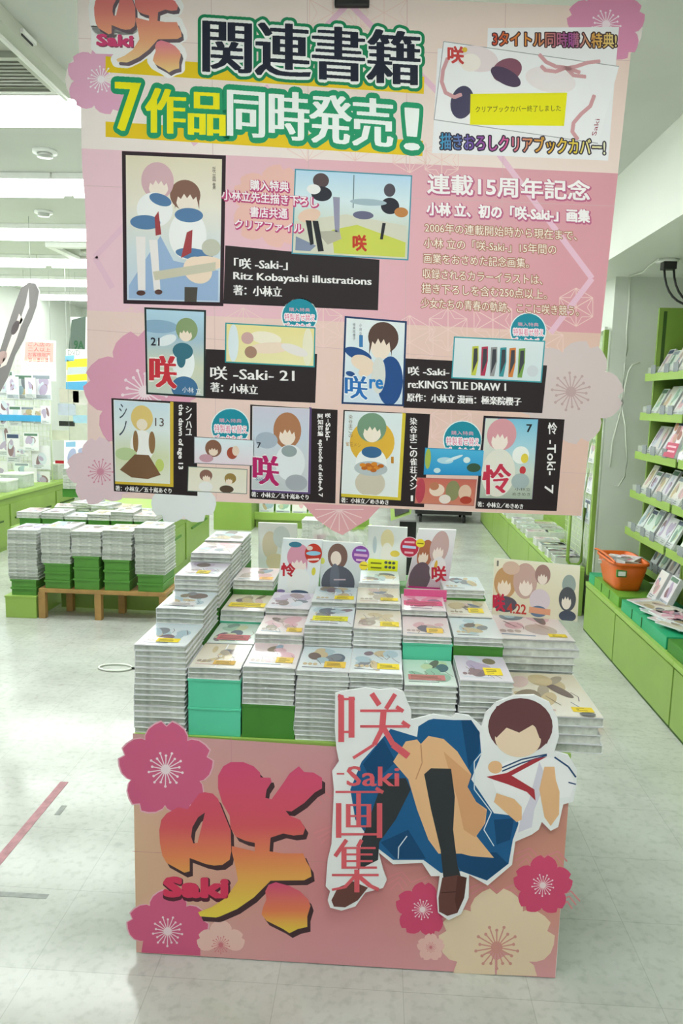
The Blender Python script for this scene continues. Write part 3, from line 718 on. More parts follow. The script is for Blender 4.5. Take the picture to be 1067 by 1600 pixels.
def blobs(pb, q, S, lv=2):
    """S: (u, v, ru, rv, colour[, rot]) in unit picture coordinates; pale ovals on a darker one get a zigzag fringe"""
    a, b, c = q(0, 0), q(1, 0), q(0, 1)
    w = math.hypot(b[0] - a[0], b[1] - a[1]); h = math.hypot(c[0] - a[0], c[1] - a[1])
    def put(P, col, l):
        P = unit_clip(P)
        if P and len(P) > 2: pb.poly([q(*p) for p in P], col, l)
    for k, s in enumerate(S):
        u, v, ru, rv, col = s[:5]; rot = s[5] if len(s) > 5 else 0; ca, sa = cos(rot), sin(rot)
        host = None
        if col.startswith(SKIN) and ru < .2:
            for h_ in S[:k]:
                if math.hypot((h_[0] - u) / h_[2], (h_[1] - v) / h_[3]) < .75 and h_[2] > ru * 1.2 and not h_[4].startswith(('#f', '#e')): host = h_; break
        if host: ru *= 1.15; rv *= 1.2
        put([(u + (ru * w * cos(t) * ca - rv * h * sin(t) * sa) / w, v + (ru * w * cos(t) * sa + rv * h * sin(t) * ca) / h) for t in [2 * pi * n / 28 for n in range(28)]], col, lv + k * .5)
        if host:
            rx, ry = ru * 1.12, rv * 1.12
            arc = [(u + rx * cos(pi + pi * t / 10), v - .10 * ry + ry * sin(pi + pi * t / 10)) for t in range(11)]
            zig = [(u + rx * (1 - 2 * t / 8), v + ry * ((.65, -.35, -.10, -.52, -.20, -.55, -.12, -.32, .70)[t])) for t in range(9)]
            put(arc + zig, host[4], lv + k * .5 + .3)
def ground(pb, q, cols, lv=1):
    n = len(cols) - 1
    for k in range(n):
        ca, cb = lin(cols[k]), lin(cols[k + 1]); a, b = k / n, (k + 1) / n
        P = [q(0, a), q(1, a), q(1, b), q(0, b)]; ys = {P[0]: ca, P[1]: ca, P[2]: cb, P[3]: cb}
        pb.poly(P, lambda p, ys=ys: min(ys.items(), key=lambda t: (t[0][0] - p[0]) ** 2 + (t[0][1] - p[1]) ** 2)[1], lv)
def star_text(pb, q, t, u0, u1, v, hh, col, lv=8, offs=None):
    a, c = q(0, 0), q(0, 1); h = math.hypot(c[0] - a[0], c[1] - a[1])
    pb.text(t, q(u0, v), q(u1, v), hh * h, col, lv, offs or BOLD(.5))

def a1(pb, q):
    ground(pb, q, ['#eef1f0', '#e8ecea']); blobs(pb, q, [(.3, .4, .2, .25, '#e3d6bc'), (.6, .25, .22, .2, '#d5dedd'), (.45, .7, .25, .15, '#e9d9b4'), (.7, .6, .12, .3, '#f6f7f6')])
    star_text(pb, q, '10,000', .05, .75, .97, .08, '#c0606c')
prop('display_book', (402, 818), (463, 820), (464, 905), (404, 903), 2.60, .012, 'white plastic-wrapped display card reading 10,000 at the rear left', 'display card', a1)
def a2(pb, q):
    ground(pb, q, ['#dde6ea', '#eef0f0']); pb.poly([q(0, .95), q(1, .97), q(1, 1), q(0, .99)], '#c8303c', 6)
    blobs(pb, q, [(.42, .30, .27, .22, '#d99ab0'), (.46, .45, .17, .12, '#f1e4dc'), (.5, .74, .28, .22, '#eceeea'), (.32, .10, .16, .05, '#3f7f96'), (.56, .93, .22, .04, '#53637e'), (.1, .93, .1, .03, '#8f7fb0'), (.85, .55, .05, .07, '#e2d850')])
    star_text(pb, q, '怜', .06, .40, .66, .22, '#c0303e', 9, BOLD(.8))
g, F = prop('display_book', (441, 843), (504, 846), (495, 934), (432, 929), 2.30, .014, 'upright display book with a pink rounded shape and red title, third column', 'book', a2)
pb = PB(F)
pb.ell(489, 866, 13.5, 15, '#c23a2c', 9); pb.ell(489, 866, 11.5, 3.4, '#8fc4dc', 10); pb.ell(483, 858, 5, 3.4, '#e0cfc4', 10); pb.line([(480, 876), (498, 875)], 3, '#ecd8d0', 10)
tag(pb.build('round_badge', g), 'red oval badge')
def a3(pb, q):
    ground(pb, q, ['#dfe5e6', '#c6ccd0']); blobs(pb, q, [(.42, .28, .24, .25, '#7d6058'), (.38, .32, .13, .14, '#ecdcd0'), (.45, .80, .42, .34, '#5c5f6b'), (.36, .72, .12, .3, '#6d717e'), (.05, .38, .06, .06, '#d8d868')])
    pb.line([q(.34, .73), q(.64, .72)], 2, '#c9b4bc', 8)
g, F = prop('display_book', (500, 847), (566, 851), (561, 929), (500, 927), 2.31, .014, 'upright display book with brown and charcoal shapes, fourth column', 'book', a3)
pb = PB(F); pb.ell(563, 868, 14.5, 14.5, '#e6d9ea', 9); pb.ell(563, 868, 13.5, 13.5, '#8a52a4', 9.5); pb.line([(553, 868), (574, 870)], 4, '#d8a8d0', 10); pb.line([(556, 861), (572, 862)], 3, '#b9c4e6', 10); pb.line([(556, 876), (570, 877)], 3, '#e6c0d4', 10)
pb.ell(568, 885, 7, 6.5, '#ecd83c', 10.5); pb.line([(563, 884), (573, 885)], 1.6, '#8a7420', 11)
tag(pb.build('round_badge', g), 'purple round badge with small yellow one')
def a4(pb, q):
    ground(pb, q, ['#e3eaea', '#eceee6']); blobs(pb, q, [(.5, .25, .17, .2, '#e6dcae'), (.5, .55, .16, .25, '#eceae0'), (.7, .5, .12, .06, '#e8cf58'), (.18, .35, .05, .16, '#bfcfd4')])
g, F = prop('display_book', (575, 823), (637, 826), (634, 908), (573, 905), 2.50, .014, 'upright display book with cream cover and a yellow notice, fifth column', 'book', a4)
pb = PB(F); pb.poly([(575, 873), (622, 877), (620, 903), (574, 900)], '#e4e62c', 9)
for k in range(2): pb.line([(579, 880 + 7 * k), (596, 881 + 7 * k)], 2.4, '#7c7a20', 10)
for k in range(2):
    for s in range(3): pb.ell(603 + 6 * s, 879.5 + 7 * k + s * .5, 2.6, 2.2, '#4a5458', 10)
pb.line([(579, 895), (616, 897)], 1, '#7c7a20', 10)
tag(pb.build('notice_card', g), 'yellow notice card')
def a5(pb, q):
    ground(pb, q, ['#e9e8ea', '#d6d0d6', '#c9a4b4']); blobs(pb, q, [(.30, .42, .20, .24, '#b06a4c'), (.27, .47, .11, .11, '#f0dccb'), (.63, .30, .24, .28, '#c8a8a4'), (.62, .38, .12, .12, '#f0e0d8'), (.28, .82, .26, .26, '#6b5560'), (.68, .66, .2, .2, '#e8e0e2'), (.62, .62, .04, .1, '#e2b040')])
    star_text(pb, q, '咲', .60, .94, .88, .26, '#c22c40', 9, BOLD(.9)); pb.line([q(.05, .985), q(.95, .995)], 3, '#c42f7c', 9)
g, F = prop('display_book', (655, 828), (714, 830), (699, 921), (634, 918), 2.40, .016, 'upright display book with auburn and rose shapes and red title, sixth column', 'book', a5)
pb = PB(F); pb.ell(640, 856, 15.5, 16, '#ecdcdf', 9); pb.ell(640, 856, 14.5, 15, '#c0344e', 9.5); pb.line([(629, 855), (650, 857)], 4, '#b8cbe8', 10); pb.line([(632, 848), (648, 849)], 3, '#e6b0bc', 10); pb.line([(632, 864), (646, 865)], 3, '#e6b0bc', 10)
pb.ell(657, 850, 7, 6.5, '#ecd83c', 10.5); pb.line([(652, 850), (662, 851)], 1.6, '#8a7420', 11)
tag(pb.build('round_badge', g), 'red round badge with small yellow one')
# pink card strip below it
g = empty('price_card', (.135, 2.275, .816), 'bright pink card strip standing below the auburn display book', 'card')
pb = PB(lambda x, y, l: at(x, y, 'y', 2.262) + Vector((0, -.0004 * l, 0)))
pb.poly([(631, 920), (698, 922), (697, 955), (631, 951)], '#dc5f92', 1); pb.line([(632, 934), (697, 937)], 1.4, '#f0a8c4', 2); pb.ell(646, 944, 12, 6, '#c79a9a', 2); pb.line([(663, 944), (690, 946)], 4, '#b84c80', 2)
pb.build('card_print', g)
q = MB(); q.prism([at(x, y, 'y', 2.263) for x, y in ((631, 920), (698, 922), (697, 955), (631, 951))], (0, .003, 0), M_white); q.build('card_body', g, world=True)
def a6(pb, q):
    ground(pb, q, ['#eee8d2', '#e6dcc0', '#dcd4bc'])
    blobs(pb, q, [(.14, .42, .13, .28, '#c89a6c'), (.13, .48, .07, .15, '#f2e0cc'), (.37, .36, .14, .32, '#caa79c'), (.38, .45, .07, .15, '#f2e2d6'), (.57, .22, .09, .18, '#a48078'), (.57, .28, .05, .1, '#f2e2d6'), (.88, .36, .08, .18, '#9aa6a0'), (.87, .62, .10, .22, '#56575c'), (.86, .66, .05, .12, '#f0e2d4'), (.55, .68, .12, .2, '#dccbd2'), (.54, .88, .1, .1, '#6b7f9c'), (.88, .92, .1, .1, '#4c5060'), (.15, .8, .14, .14, '#5c5560'), (.2, .15, .1, .12, '#d8b8a4')])
    star_text(pb, q, '咲', .02, .15, .93, .30, '#c42c48', 12, BOLD(1)); star_text(pb, q, '4.22', .18, .40, .95, .17, '#c4443c', 12, BOLD(.45))
    pb.line([q(.43, .86), q(.68, .88)], 9, '#e2a080', 11); pb.line([q(.04, .04), q(.04, .14)], 3, '#7c7a6c', 11)
g, F = prop('poster_card', (774, 874), (909, 886), (902, 971), (768, 960), 2.262, .004, 'wide illustrated poster card propped on the large art books at the right', 'poster', a6)

# clear plastic bag of goods behind the display books
bm = MB(); vs = []; fs = []; nx, ny = 12, 8
for j in range(ny + 1):
    for i in range(nx + 1):
        p = at(488 + 86 * i / nx, 826 + 80 * j / ny, 'y', 2.56); e = rnd.uniform(-.012, .012)
        vs.append((p.x, 2.56 + e - .03 * sin(pi * i / nx) * sin(pi * j / ny), p.z + (rnd.uniform(-.012, .008) if j == 0 else 0)))
for j in range(ny):
    for i in range(nx): a = j * (nx + 1) + i; fs.append((a, a + 1, a + nx + 2, a + nx + 1))
bm.faces(vs, fs, M_bag); bm.faces([(x, 2.60 + (2.56 - y) * .6, z) for x, y, z in vs], fs, M_bag)
g = empty('plastic_bag', (-.1, 2.58, .80), 'crumpled clear plastic bag behind the display books, under the banner tip', 'bag'); bm.build('bag_film', g, world=True)
pb = PB(lambda x, y, l: at(x, y, 'y', 2.585)); pb.poly([(498, 842), (560, 840), (558, 885), (500, 885)], '#f4f5f4', 0); pb.poly([(490, 836), (512, 834), (500, 850), (492, 856)], '#e2a8c0', .1); pb.build('white_sheet', g)

# ------------------------------------------------------------------ the hanging banner
YBN = 2.40
ban = empty('hanging_banner', (-.13, YBN, 1.06), 'large pink cherry blossom announcement banner hanging above the book table', 'banner')
FB = lambda x, y, l: at(x, y, 'y', YBN) + Vector((0, -.00007 * l - .0003, 0))
EDGE = [(121, -22), (121, 40), (124, 90), (127, 190), (128, 260), (134, 330), (136, 480), (136, 700), (138, 776), (300, 780), (480, 788), (664, 797), (820, 803), (908, 806), (918, 700), (929, 572), (940, 470), (948, 411), (965, 270), (980, 120), (993, 13), (760, 5), (540, -3), (300, -14)]
q = MB(); q.prism([at(x, y, 'y', YBN) for x, y in EDGE], (0, .008, 0), M_board); q.build('foam_board', ban, world=True)
def cutflower(cx, cy, r, rot, col, stamen, which, lv, edge=None):
    """die-cut blossom sticking out past the board edge: backed by the same foam"""
    pb = PB(FB); petals(pb, cx, cy, r, rot, col, lv, stamen, which=which); o = pb.build('blossom', ban)
    return o
# printed ground
pb = PB(FB)
def inb(p): return p
def bandy(x, a, b): return a + (b - a) * (x - 128) / 840.0
def edge_l(y): 
    L = [(121, -30), (124, 90), (128, 260), (134, 330), (136, 480), (138, 780)]
    for (xa, ya), (xb, yb_) in zip(L, L[1:]):
        if y <= yb_: return xa + (xb - xa) * (y - ya) / (yb_ - ya)
    return 138
def edge_r(y): return 993 - (y - 13) * (993 - 908) / 793.0
UP, LO = (232, 271), (485, 521)
def strip(y0l, y0r, y1l, y1r, col, lv=0, n=12, m=6):
    for i in range(n):
        for j in range(m):
            P = []
            for u, v in ((i / n, j / m), ((i + 1) / n, j / m), ((i + 1) / n, (j + 1) / m), (i / n, (j + 1) / m)):
                yl = y0l + (y1l - y0l) * v; yr = y0r + (y1r - y0r) * v
                xl = edge_l(yl); xr = edge_r(yr); x = xl + (xr - xl) * u; P.append((x, yl + (yr - yl) * u))
            pb.poly(P, col, lv)
CR = lambda p: mix(lin('#f8ebe7'), lin('#f0d6cc'), (p[0] - 150) / 850 * .9 + .15 * sin(p[1] / 60))
PK = lambda p: mix(lin('#f3ccd8'), lin('#e0a0aa'), (p[0] - 180) / 700)
CR2 = lambda p: mix(lin('#f2d6d0'), lin('#e6c2b4'), (p[0] - 150) / 800)
strip(-22, 13, UP[0], UP[1], CR); strip(UP[0], UP[1], LO[0], LO[1], PK); strip(LO[0], LO[1], 776, 806, CR2)
pb.build('printed_ground', ban)
# hemp-leaf line pattern, the large diamond and sheet seams
pb = PB(FB)
def hemp(cx, cy, r, col, lv=.5):
    for k in range(6):
        a = k * pi / 3 + pi / 6; pb.line([(cx, cy), (cx + r * cos(a), cy + r * sin(a))], 1.3, col, lv)
        b = a + pi / 3; pb.line([(cx + r * cos(a), cy + r * sin(a)), (cx + r * cos(b), cy + r * sin(b))], 1.1, col, lv)
        m = a + pi / 6; pb.line([(cx + r * cos(a), cy + r * sin(a)), (cx + r * .58 * cos(m), cy + r * .58 * sin(m))], 1.0, col, lv); pb.line([(cx + r * cos(b), cy + r * sin(b)), (cx + r * .58 * cos(m), cy + r * .58 * sin(m))], 1.0, col, lv)
for cx, cy, r in ((520, 20, 42), (600, 20, 42), (480, 215, 36), (555, 215, 36), (640, 240, 30), (380, 515, 34), (450, 545, 30), (540, 700, 40), (505, 510, 34), (640, 535, 42), (700, 515, 34), (770, 500, 34), (850, 540, 34), (330, 640, 30), (705, 665, 36), (690, 250, 30), (900, 480, 30), (205, 520, 40)):
    hemp(cx, cy, r, '#f2d2cc')
pb.build('leaf_pattern', ban)
for P in ([(925, 435), (775, 235)], [(925, 435), (860, 520)], [(148, 402), (280, 262)], [(148, 402), (176, 450)], [(430, 122), (545, 5)], [(545, 5), (690, 150)], [(300, 225), (420, 135)]): pb = PB(FB); pb.line(P, 9, '#edc3d6', .8); pb.build('line_pattern', ban)
pb = PB(FB)
for P in ([(128, 290), (960, 322)], [(136, 515), (930, 575)], [(480, -8), (486, 788)], [(330, -8), (338, 780)], [(636, 0), (632, 790)], [(790, 5), (775, 800)], [(136, 700), (918, 740)], [(123, 60), (985, 95)]): pb.line(P, .7, '#d9b6b8', .9)
pb.build('sheet_seam', ban)
# blossoms
cutflower(158, 124, 56, -pi / 2 + .25, '#eab0cd', '#fbf1f6', (2, 3, 4, 0), 1.2)
cutflower(947, 38, 62, -pi / 2 - .05, '#df93b6', '#f8e6ef', (0, 1, 2, 4), 1.2)
cutflower(226, 612, 96, pi + .2, '#e3a3bc', '#f6e0e8', range(5), 1.2)
cutflower(157, 737, 54, -pi / 2 - .15, '#e9cdd6', '#d690a6', (0, 1, 2, 3, 4), 1.6)
cutflower(892, 612, 82, .1, '#dac9c8', '#c4a6a6', range(5), 1.0)
pb = PB(FB); petals(pb, 287, 758, 64, -pi / 2, '#e8ebec', 1.8, None, which=(2, 3)); pb.build('blossom', ban)
pb = PB(FB); pb.poly([(472, 786), (594, 792), (575, 812), (548, 828), (535, 836), (520, 829), (495, 812)], '#e2a8ae', 1.8)
for k in range(9): pb.line([(530, 796), (530 + 38 * cos(k * pi / 8), 796 + 34 * sin(k * pi / 8))], 1.4, '#f0d2d2', 2.2)
pb.build('tip_blossom', ban)
# foam backing for the parts that stick out
for cx, cy, r, a0, a1_ in ((148, 124, 46, 0, 2 * pi), (952, 44, 52, 0, 2 * pi), (157, 742, 40, 0, 2 * pi), (288, 778, 34, 0, 2 * pi), (915, 612, 46, 0, 2 * pi), (533, 800, 28, 0, 2 * pi)):
    q = MB(); q.prism([at(cx + r * cos(t * pi / 10), cy + r * sin(t * pi / 10), 'y', YBN + .002) for t in range(20)], (0, .005, 0), M_board); q.build('blossom_backing', ban, world=True)

# headings
pb = PB(FB)
pb.poly([(165, 88), (663, 120), (662, 147), (165, 113)], '#eecb1c', 2); pb.poly([(165, 190), (661, 220), (660, 244), (165, 214)], '#eec91c', 2)
tag(pb.build('yellow_bar', ban), 'yellow bars behind the headings')
T2 = lambda P: [(184 + .575 * (180 + .328 * x - 313), 97 + .63 * (1120 + .328 * y - 1432)) for x, y in P]
title_logo(FB, 'title_logo', ban, T2, [(-60, '#d8517c'), (20, '#e88a80'), (60, '#f0aa84'), (97, '#f2cf98')], [(60, '#ea7fa0'), (90, '#f0a884'), (110, '#f2d08c')], 7, '#70606a', (3.5, 5.5), 9)
pb = PB(FB); pb.poly([(142, 40), (215, 46), (212, 86), (150, 84), (142, 76)], '#fbf8f8', 5); pb.text('Saki', (153, 72), (208, 74), 18, '#8d4a60', 7, DISC(.6, 1.4, 1.4)); pb.text('Saki', (152, 70.5), (207, 72.5), 16.5, '#d8487c', 7.5, BOLD(1.6)); pb.build('title_romaji', ban)
pb = PB(FB)
H1 = ('関連書籍', (319, 112), (654, 134), 84)
pb.text(*H1, '#17895a', 3, DISC(10)); pb.text(*H1, '#fbfcfa', 4, DISC(5)); pb.text(*H1, '#1f2436', 5, SMEAR(3.0))
tag(pb.build('heading_lettering', ban), 'navy heading outlined in white and green')
pb = PB(FB)
for t, L, R, h, c in (('7', (182, 204), (218, 206), 76, '#f6ea12'), ('作品', (229, 207), (350, 213), 70, '#f6ea12'), ('同時発売', (357, 212), (612, 232), 76, '#f8fcfa'), ('！', (633, 234), (654, 236), 66, '#f8fcfa')):
    pb.text(t, L, R, h, '#1f9a6c', 3, DISC(9)); pb.text(t, L, R, h, c, 5, SMEAR(2.6))
tag(pb.build('heading_lettering', ban), 'yellow and white heading outlined in green')
# white offer card, top right
pb = PB(FB)
pb.poly([(762, 44), (967, 42), (950, 251), (675, 239), (684, 76), (761, 74)], '#f4f2f5', 3)
pb.poly([(693, 65), (967, 104), (934, 224), (678, 187)], '#f7f5f8', 4)
for P in ([(693, 65), (967, 104)], [(693, 65), (678, 187)], [(678, 187), (934, 224)]): pb.line(P, 1.2, '#a9a6ac', 4.5)
pb.build('offer_card', ban)
pb = PB(FB)
pb.ell(745, 92, 34, 20, '#efdfe2', 5, .2); pb.ell(735, 98, 16, 14, '#f8eee8', 6); pb.ell(722, 160, 18, 26, '#4b4763', 6, .2); pb.ell(792, 110, 24, 18, '#8a5668', 6, -.4); pb.ell(790, 120, 26, 12, '#54425c', 6.5, .5); pb.ell(860, 125, 40, 20, '#f2e8ea', 5.5, .2)
for C_ in ([(843, 86), (853, 97), (868, 104), (884, 106), (905, 113)], [(936, 96), (918, 98), (900, 104), (884, 107)], [(884, 106), (868, 112), (852, 110), (846, 104)], [(928, 150), (922, 166), (908, 178), (896, 192), (894, 206), (902, 217)], [(699, 92), (692, 110), (690, 128), (696, 145), (710, 152), (720, 148)], [(884, 106), (896, 118), (914, 120)]):
    V_ = []; F_ = []
    for a_, b_ in zip(C_, C_[1:]):
        d_ = Vector((b_[0] - a_[0], b_[1] - a_[1])).normalized(); n_ = Vector((-d_.y, d_.x)) * 1.2; k_ = len(V_); A_ = Vector(a_); B_ = Vector(b_); V_ += [A_ + n_, B_ + n_, B_ - n_, A_ - n_]; F_.append((k_, k_ + 1, k_ + 2, k_ + 3))
    pb.union(V_, F_, '#d8a2a8', 7, 1.8)
pb.text('咲', (700, 98), (724, 100), 26, '#d24a48', 8, BOLD(1)); pb.ell(726, 78, 4, 4, '#e6c040', 8); pb.text('Saki', (931, 212), (937, 186), 7, '#a04058', 8, up=(-1, 0))
pb.build('offer_picture', ban)
pb = PB(FB); pb.poly([(735, 147), (886, 145), (881, 197), (734, 195)], '#f2ea0c', 9); pb.text('クリアブックカバー終了しました', (743, 176), (876, 174), 10, '#3a3a14', 10)
tag(pb.build('notice_strip', ban), 'yellow notice strip')
RB = xgrad([(760, '#d83a3a'), (830, '#e89a40'), (890, '#a04a9a'), (930, '#e0a848'), (965, '#e8d890')])
RB2 = xgrad([(687, '#3fa0c8'), (740, '#7a4aa8'), (790, '#d85a9a'), (840, '#e0a040'), (900, '#e8d048'), (945, '#e8e8c8')])
pb = PB(FB)
pb.text('3タイトル同時購入特典!', (770, 72), (963, 75), 23, '#4a3038', 6, DISC(2.2)); pb.text('3タイトル同時購入特典!', (770, 72), (963, 75), 23, RB, 7, BOLD(.4))
pb.text('描きおろしクリアブックカバー!', (688, 233), (945, 243), 25, '#3c3444', 10, DISC(2.4)); pb.text('描きおろしクリアブックカバー!', (688, 233), (945, 243), 25, RB2, 11, BOLD(.4))
tag(pb.build('offer_lettering', ban), 'rainbow coloured lettering with dark outline')

# main book block
def frame(pb, q, col, w=.0, lv=3): pb.poly([q(0, 0), q(1, 0), q(1, 1), q(0, 1)], col, lv)
def picture(name, quad, border, bw, cols, S, extra=None, lv=4, label=None):
    q = quad_map(quad); pb = PB(FB); frame(pb, q, border, lv=lv)
    h = math.hypot(quad[3][0] - quad[0][0], quad[3][1] - quad[0][1]); w = math.hypot(quad[1][0] - quad[0][0], quad[1][1] - quad[0][1])
    iu, iv = bw / w, bw / h
    q2 = lambda u, v: q(iu + (1 - 2 * iu) * u, iv + (1 - 2 * iv) * v)
    ground(pb, q2, cols, lv + 1); blobs(pb, q2, S, lv + 1.5)
    if extra: extra(pb, q2, lv + 9)
    o = pb.build(name, ban); 
    if label: tag(o, label)
    return o
def caption(quad, texts, lv=3):
    pb = PB(FB); pb.poly(quad, '#2d2427', lv); o = pb.build('caption_panel', ban)
    pb = PB(FB)
    for t, L, R, h in texts: pb.text(t, L, R, h, '#f6f2f2', lv + 1, SMEAR(.6))
    pb.build('caption_lettering', ban)
    return o
pb = PB(FB); petals(pb, 425, 322, 66, -pi / 2 + .3, '#f0bfb6', 1.5, None); pb.build('blossom', ban)
def x1(pb, q, lv):
    pb.poly([q(.02, .90), q(.36, .55), q(.5, .72), q(.98, .78), q(.98, .99), q(.02, .99)], '#9db6da', lv - 7.9)
    pb.poly([q(.28, .80), q(.95, .72), q(.95, .78), q(.3, .86)], '#cfc9b4', lv - 1); pb.poly([q(.62, .90), q(.76, .90), q(.75, 1), q(.62, 1)], '#4f4a44', lv)
    pb.poly([q(.10, .56), q(.20, .56), q(.20, .93), q(.12, .93)], '#f3ecec', lv - 1); pb.poly([q(.24, .58), q(.33, .58), q(.36, .93), q(.29, .93)], '#f3ecec', lv - 1)
    pb.poly([q(.30, .42), q(.34, .38), q(.37, .54), q(.31, .55)], '#a8444a', lv); pb.poly([q(.64, .52), q(.70, .50), q(.69, .66), q(.58, .70)], '#a8444a', lv)
    pb.ell(*q(.15, .95), 7, 4, '#5b3c38', lv); pb.ell(*q(.34, .94), 6, 4, '#5b3c38', lv)
    pb.vtext('咲画集', *[q(.92, .07)[0]], q(.92, .05)[1], q(.92, .22)[1], 5, '#6a5a50', lv)
picture('cover_picture', ((190.5, 236), (353, 243), (349, 478.5), (193, 474.5)), '#33222a', 6, ['#eadfc6', '#efe8da', '#d6e0e6', '#c4d2e6'],
        [(.62, .26, .16, .105, '#8a6456'), (.33, .17, .17, .13, '#dcb4bc'), (.34, .21, .09, .06, '#f5e6da'), (.64, .30, .10, .065, '#f5e6da'), (.30, .37, .19, .12, '#f6f5f6'), (.65, .54, .20, .17, '#f6f5f6'),
         (.20, .46, .16, .05, '#5a80ac'), (.36, .30, .12, .04, '#5a80ac', .3), (.66, .40, .15, .05, '#5a80ac'), (.72, .67, .20, .04, '#5a80ac', .1), (.76, .78, .16, .09, '#f3dcc8', .5), (.85, .73, .18, .05, '#f3dcc8'), (.9, .62, .1, .06, '#c8c8b8')], x1, label='large framed cover picture')
pb = PB(FB)
for t, L, R, h in (('購入特典', (391, 297), (451, 300), 16), ('小林立先生描き下ろし', (347, 312), (496, 324), 16), ('書店共通', (391, 339), (449, 342), 16), ('クリアファイル', (367, 357), (473, 364), 14)):
    pb.text(t, L, R, h, '#c8487e', 14, DISC(1.9, .8, 1)); pb.text(t, L, R, h, '#fbf0f4' if t != '購入特典' else '#fdf6f8', 15, BOLD(.4))
tag(pb.build('offer_lettering', ban), 'white lettering outlined in magenta')
def x2(pb, q, lv):
    pb.poly([q(.0, .62), q(.45, .50), q(.98, .60), q(.99, .98), q(.35, .98), q(.0, .97)], '#d9d6c4', lv - 7); pb.poly([q(.33, .70), q(.55, .62), q(.98, .80), q(.98, .98), q(.36, .98)], '#cfd45c', lv - 6)
    pb.line([q(.505, .02), q(.51, .42)], 1.4, '#5f7d8a', lv - 5); pb.poly([q(.33, .30), q(.39, .30), q(.40, .72), q(.36, .72)], '#9a98b0', lv - 5); pb.poly([q(.20, .73), q(.40, .70), q(.42, .80), q(.30, .88)], '#b9b4a4', lv - 5)
    pb.poly([q(.10, .60), q(.15, .60), q(.18, .88), q(.15, .90)], '#26262c', lv - 1); pb.poly([q(.16, .60), q(.21, .60), q(.27, .96), q(.22, .97)], '#26262c', lv - 1); pb.poly([q(.77, .58), q(.80, .58), q(.78, .78), q(.755, .78)], '#26262c', lv - 1)
    pb.text('咲', q(.525, .93), q(.64, .93), 24, '#c8402c', lv, BOLD(1)); pb.poly([q(.02, .80), q(.2, .90), q(.15, .97), q(.02, .97)], '#8892ac', lv - 6)
picture('sample_picture', ((460.6, 263.7), (644, 274), (638, 407), (455.5, 396.7)), '#4c98ae', 2, ['#bcdcf2', '#dcecf2', '#d2d8c8', '#d8d6c0'],
        [(.22, .11, .07, .09, '#5a4a4e'), (.82, .18, .05, .08, '#55505a'), (.23, .27, .09, .09, '#2c2d38'), (.83, .37, .08, .10, '#2c2d38'), (.16, .22, .06, .06, '#f4f2f2'), (.13, .54, .10, .08, '#eac8b4', -.3), (.60, .50, .09, .05, '#6b6a86'), (.64, .34, .16, .04, '#a8bcc8'), (.93, .44, .06, .06, '#c8864c')], x2, label='landscape sample picture')
caption([(352, 383.5), (593, 406), (590.5, 485), (349, 474.5)], [('「咲 -Saki-」', (366, 420), (449, 422), 17), ('Ritz Kobayashi illustrations', (365, 440), (580, 449), 15), ('著：小林立', (365, 461), (440, 464), 16)], 3)
# right-hand text block
pb = PB(FB)
for t, L, R, h in (('連載15周年記念', (668, 302), (921, 314), 31), ('小林 立、初の「咲-Saki-」画集', (667, 336), (921, 348), 20)):
    pb.text(t, L, R, h, '#c46a8c', 3, DISC(2.6, .8, 1.2)); pb.text(t, L, R, h, '#fcf6f6', 4, BOLD(.9))
tag(pb.build('body_heading', ban), 'white heading with rose shadow')
pb = PB(FB)
for t, L, R in (('2006年の連載開始時から現在まで、', (664, 363), (901, 376)), ('小林 立の「咲-Saki-」15年間の', (662.5, 387), (869, 398)), ('画業をおさめた記念画集。', (662, 411), (826, 419)), ('収録されるカラーイラストは、', (660.5, 435), (847, 445)), ('描き下ろしを含む250点以上。', (659, 458), (854, 468)), ('少女たちの青春の軌跡、ここに咲き競う。', (658, 481), (904, 494))):
    pb.text(t, L, R, 15.5, '#b8806c', 3, DISC(1.4)); pb.text(t, L, R, 15.5, '#fbf3e4', 4)
tag(pb.build('body_text', ban), 'six cream text lines with brown outline')
def badge(cx, cy, r):
    pb = PB(FB); pb.ell(cx, cy, r + 1.5, r + 1.5, '#e8f4f4', 3); pb.ell(cx, cy, r, r, '#1f8ea2', 3.5)
    pb.text('購入特典', (cx - r * .6, cy - r * .28), (cx + r * .6, cy - r * .24), r * .22, '#f0a8c0', 4)
    pb.text('特製着せ替え', (cx - r * .86, cy + r * .26), (cx + r * .9, cy + r * .32), r * .42, '#f8f0f4', 4, DISC(1.3)); pb.text('特製着せ替え', (cx - r * .86, cy + r * .26), (cx + r * .9, cy + r * .32), r * .42, '#e06c98', 4.5)
    pb.text('ブックカバー', (cx - r * .86, cy + r * .78), (cx + r * .9, cy + r * .84), r * .40, '#f8f0f4', 4, DISC(1.3)); pb.text('ブックカバー', (cx - r * .86, cy + r * .78), (cx + r * .9, cy + r * .84), r * .40, '#e06c98', 4.5)
    pb.build('round_badge', ban)
badge(468, 494, 27); badge(825, 517, 27); badge(360, 668, 29); badge(722.5, 687.5, 29)
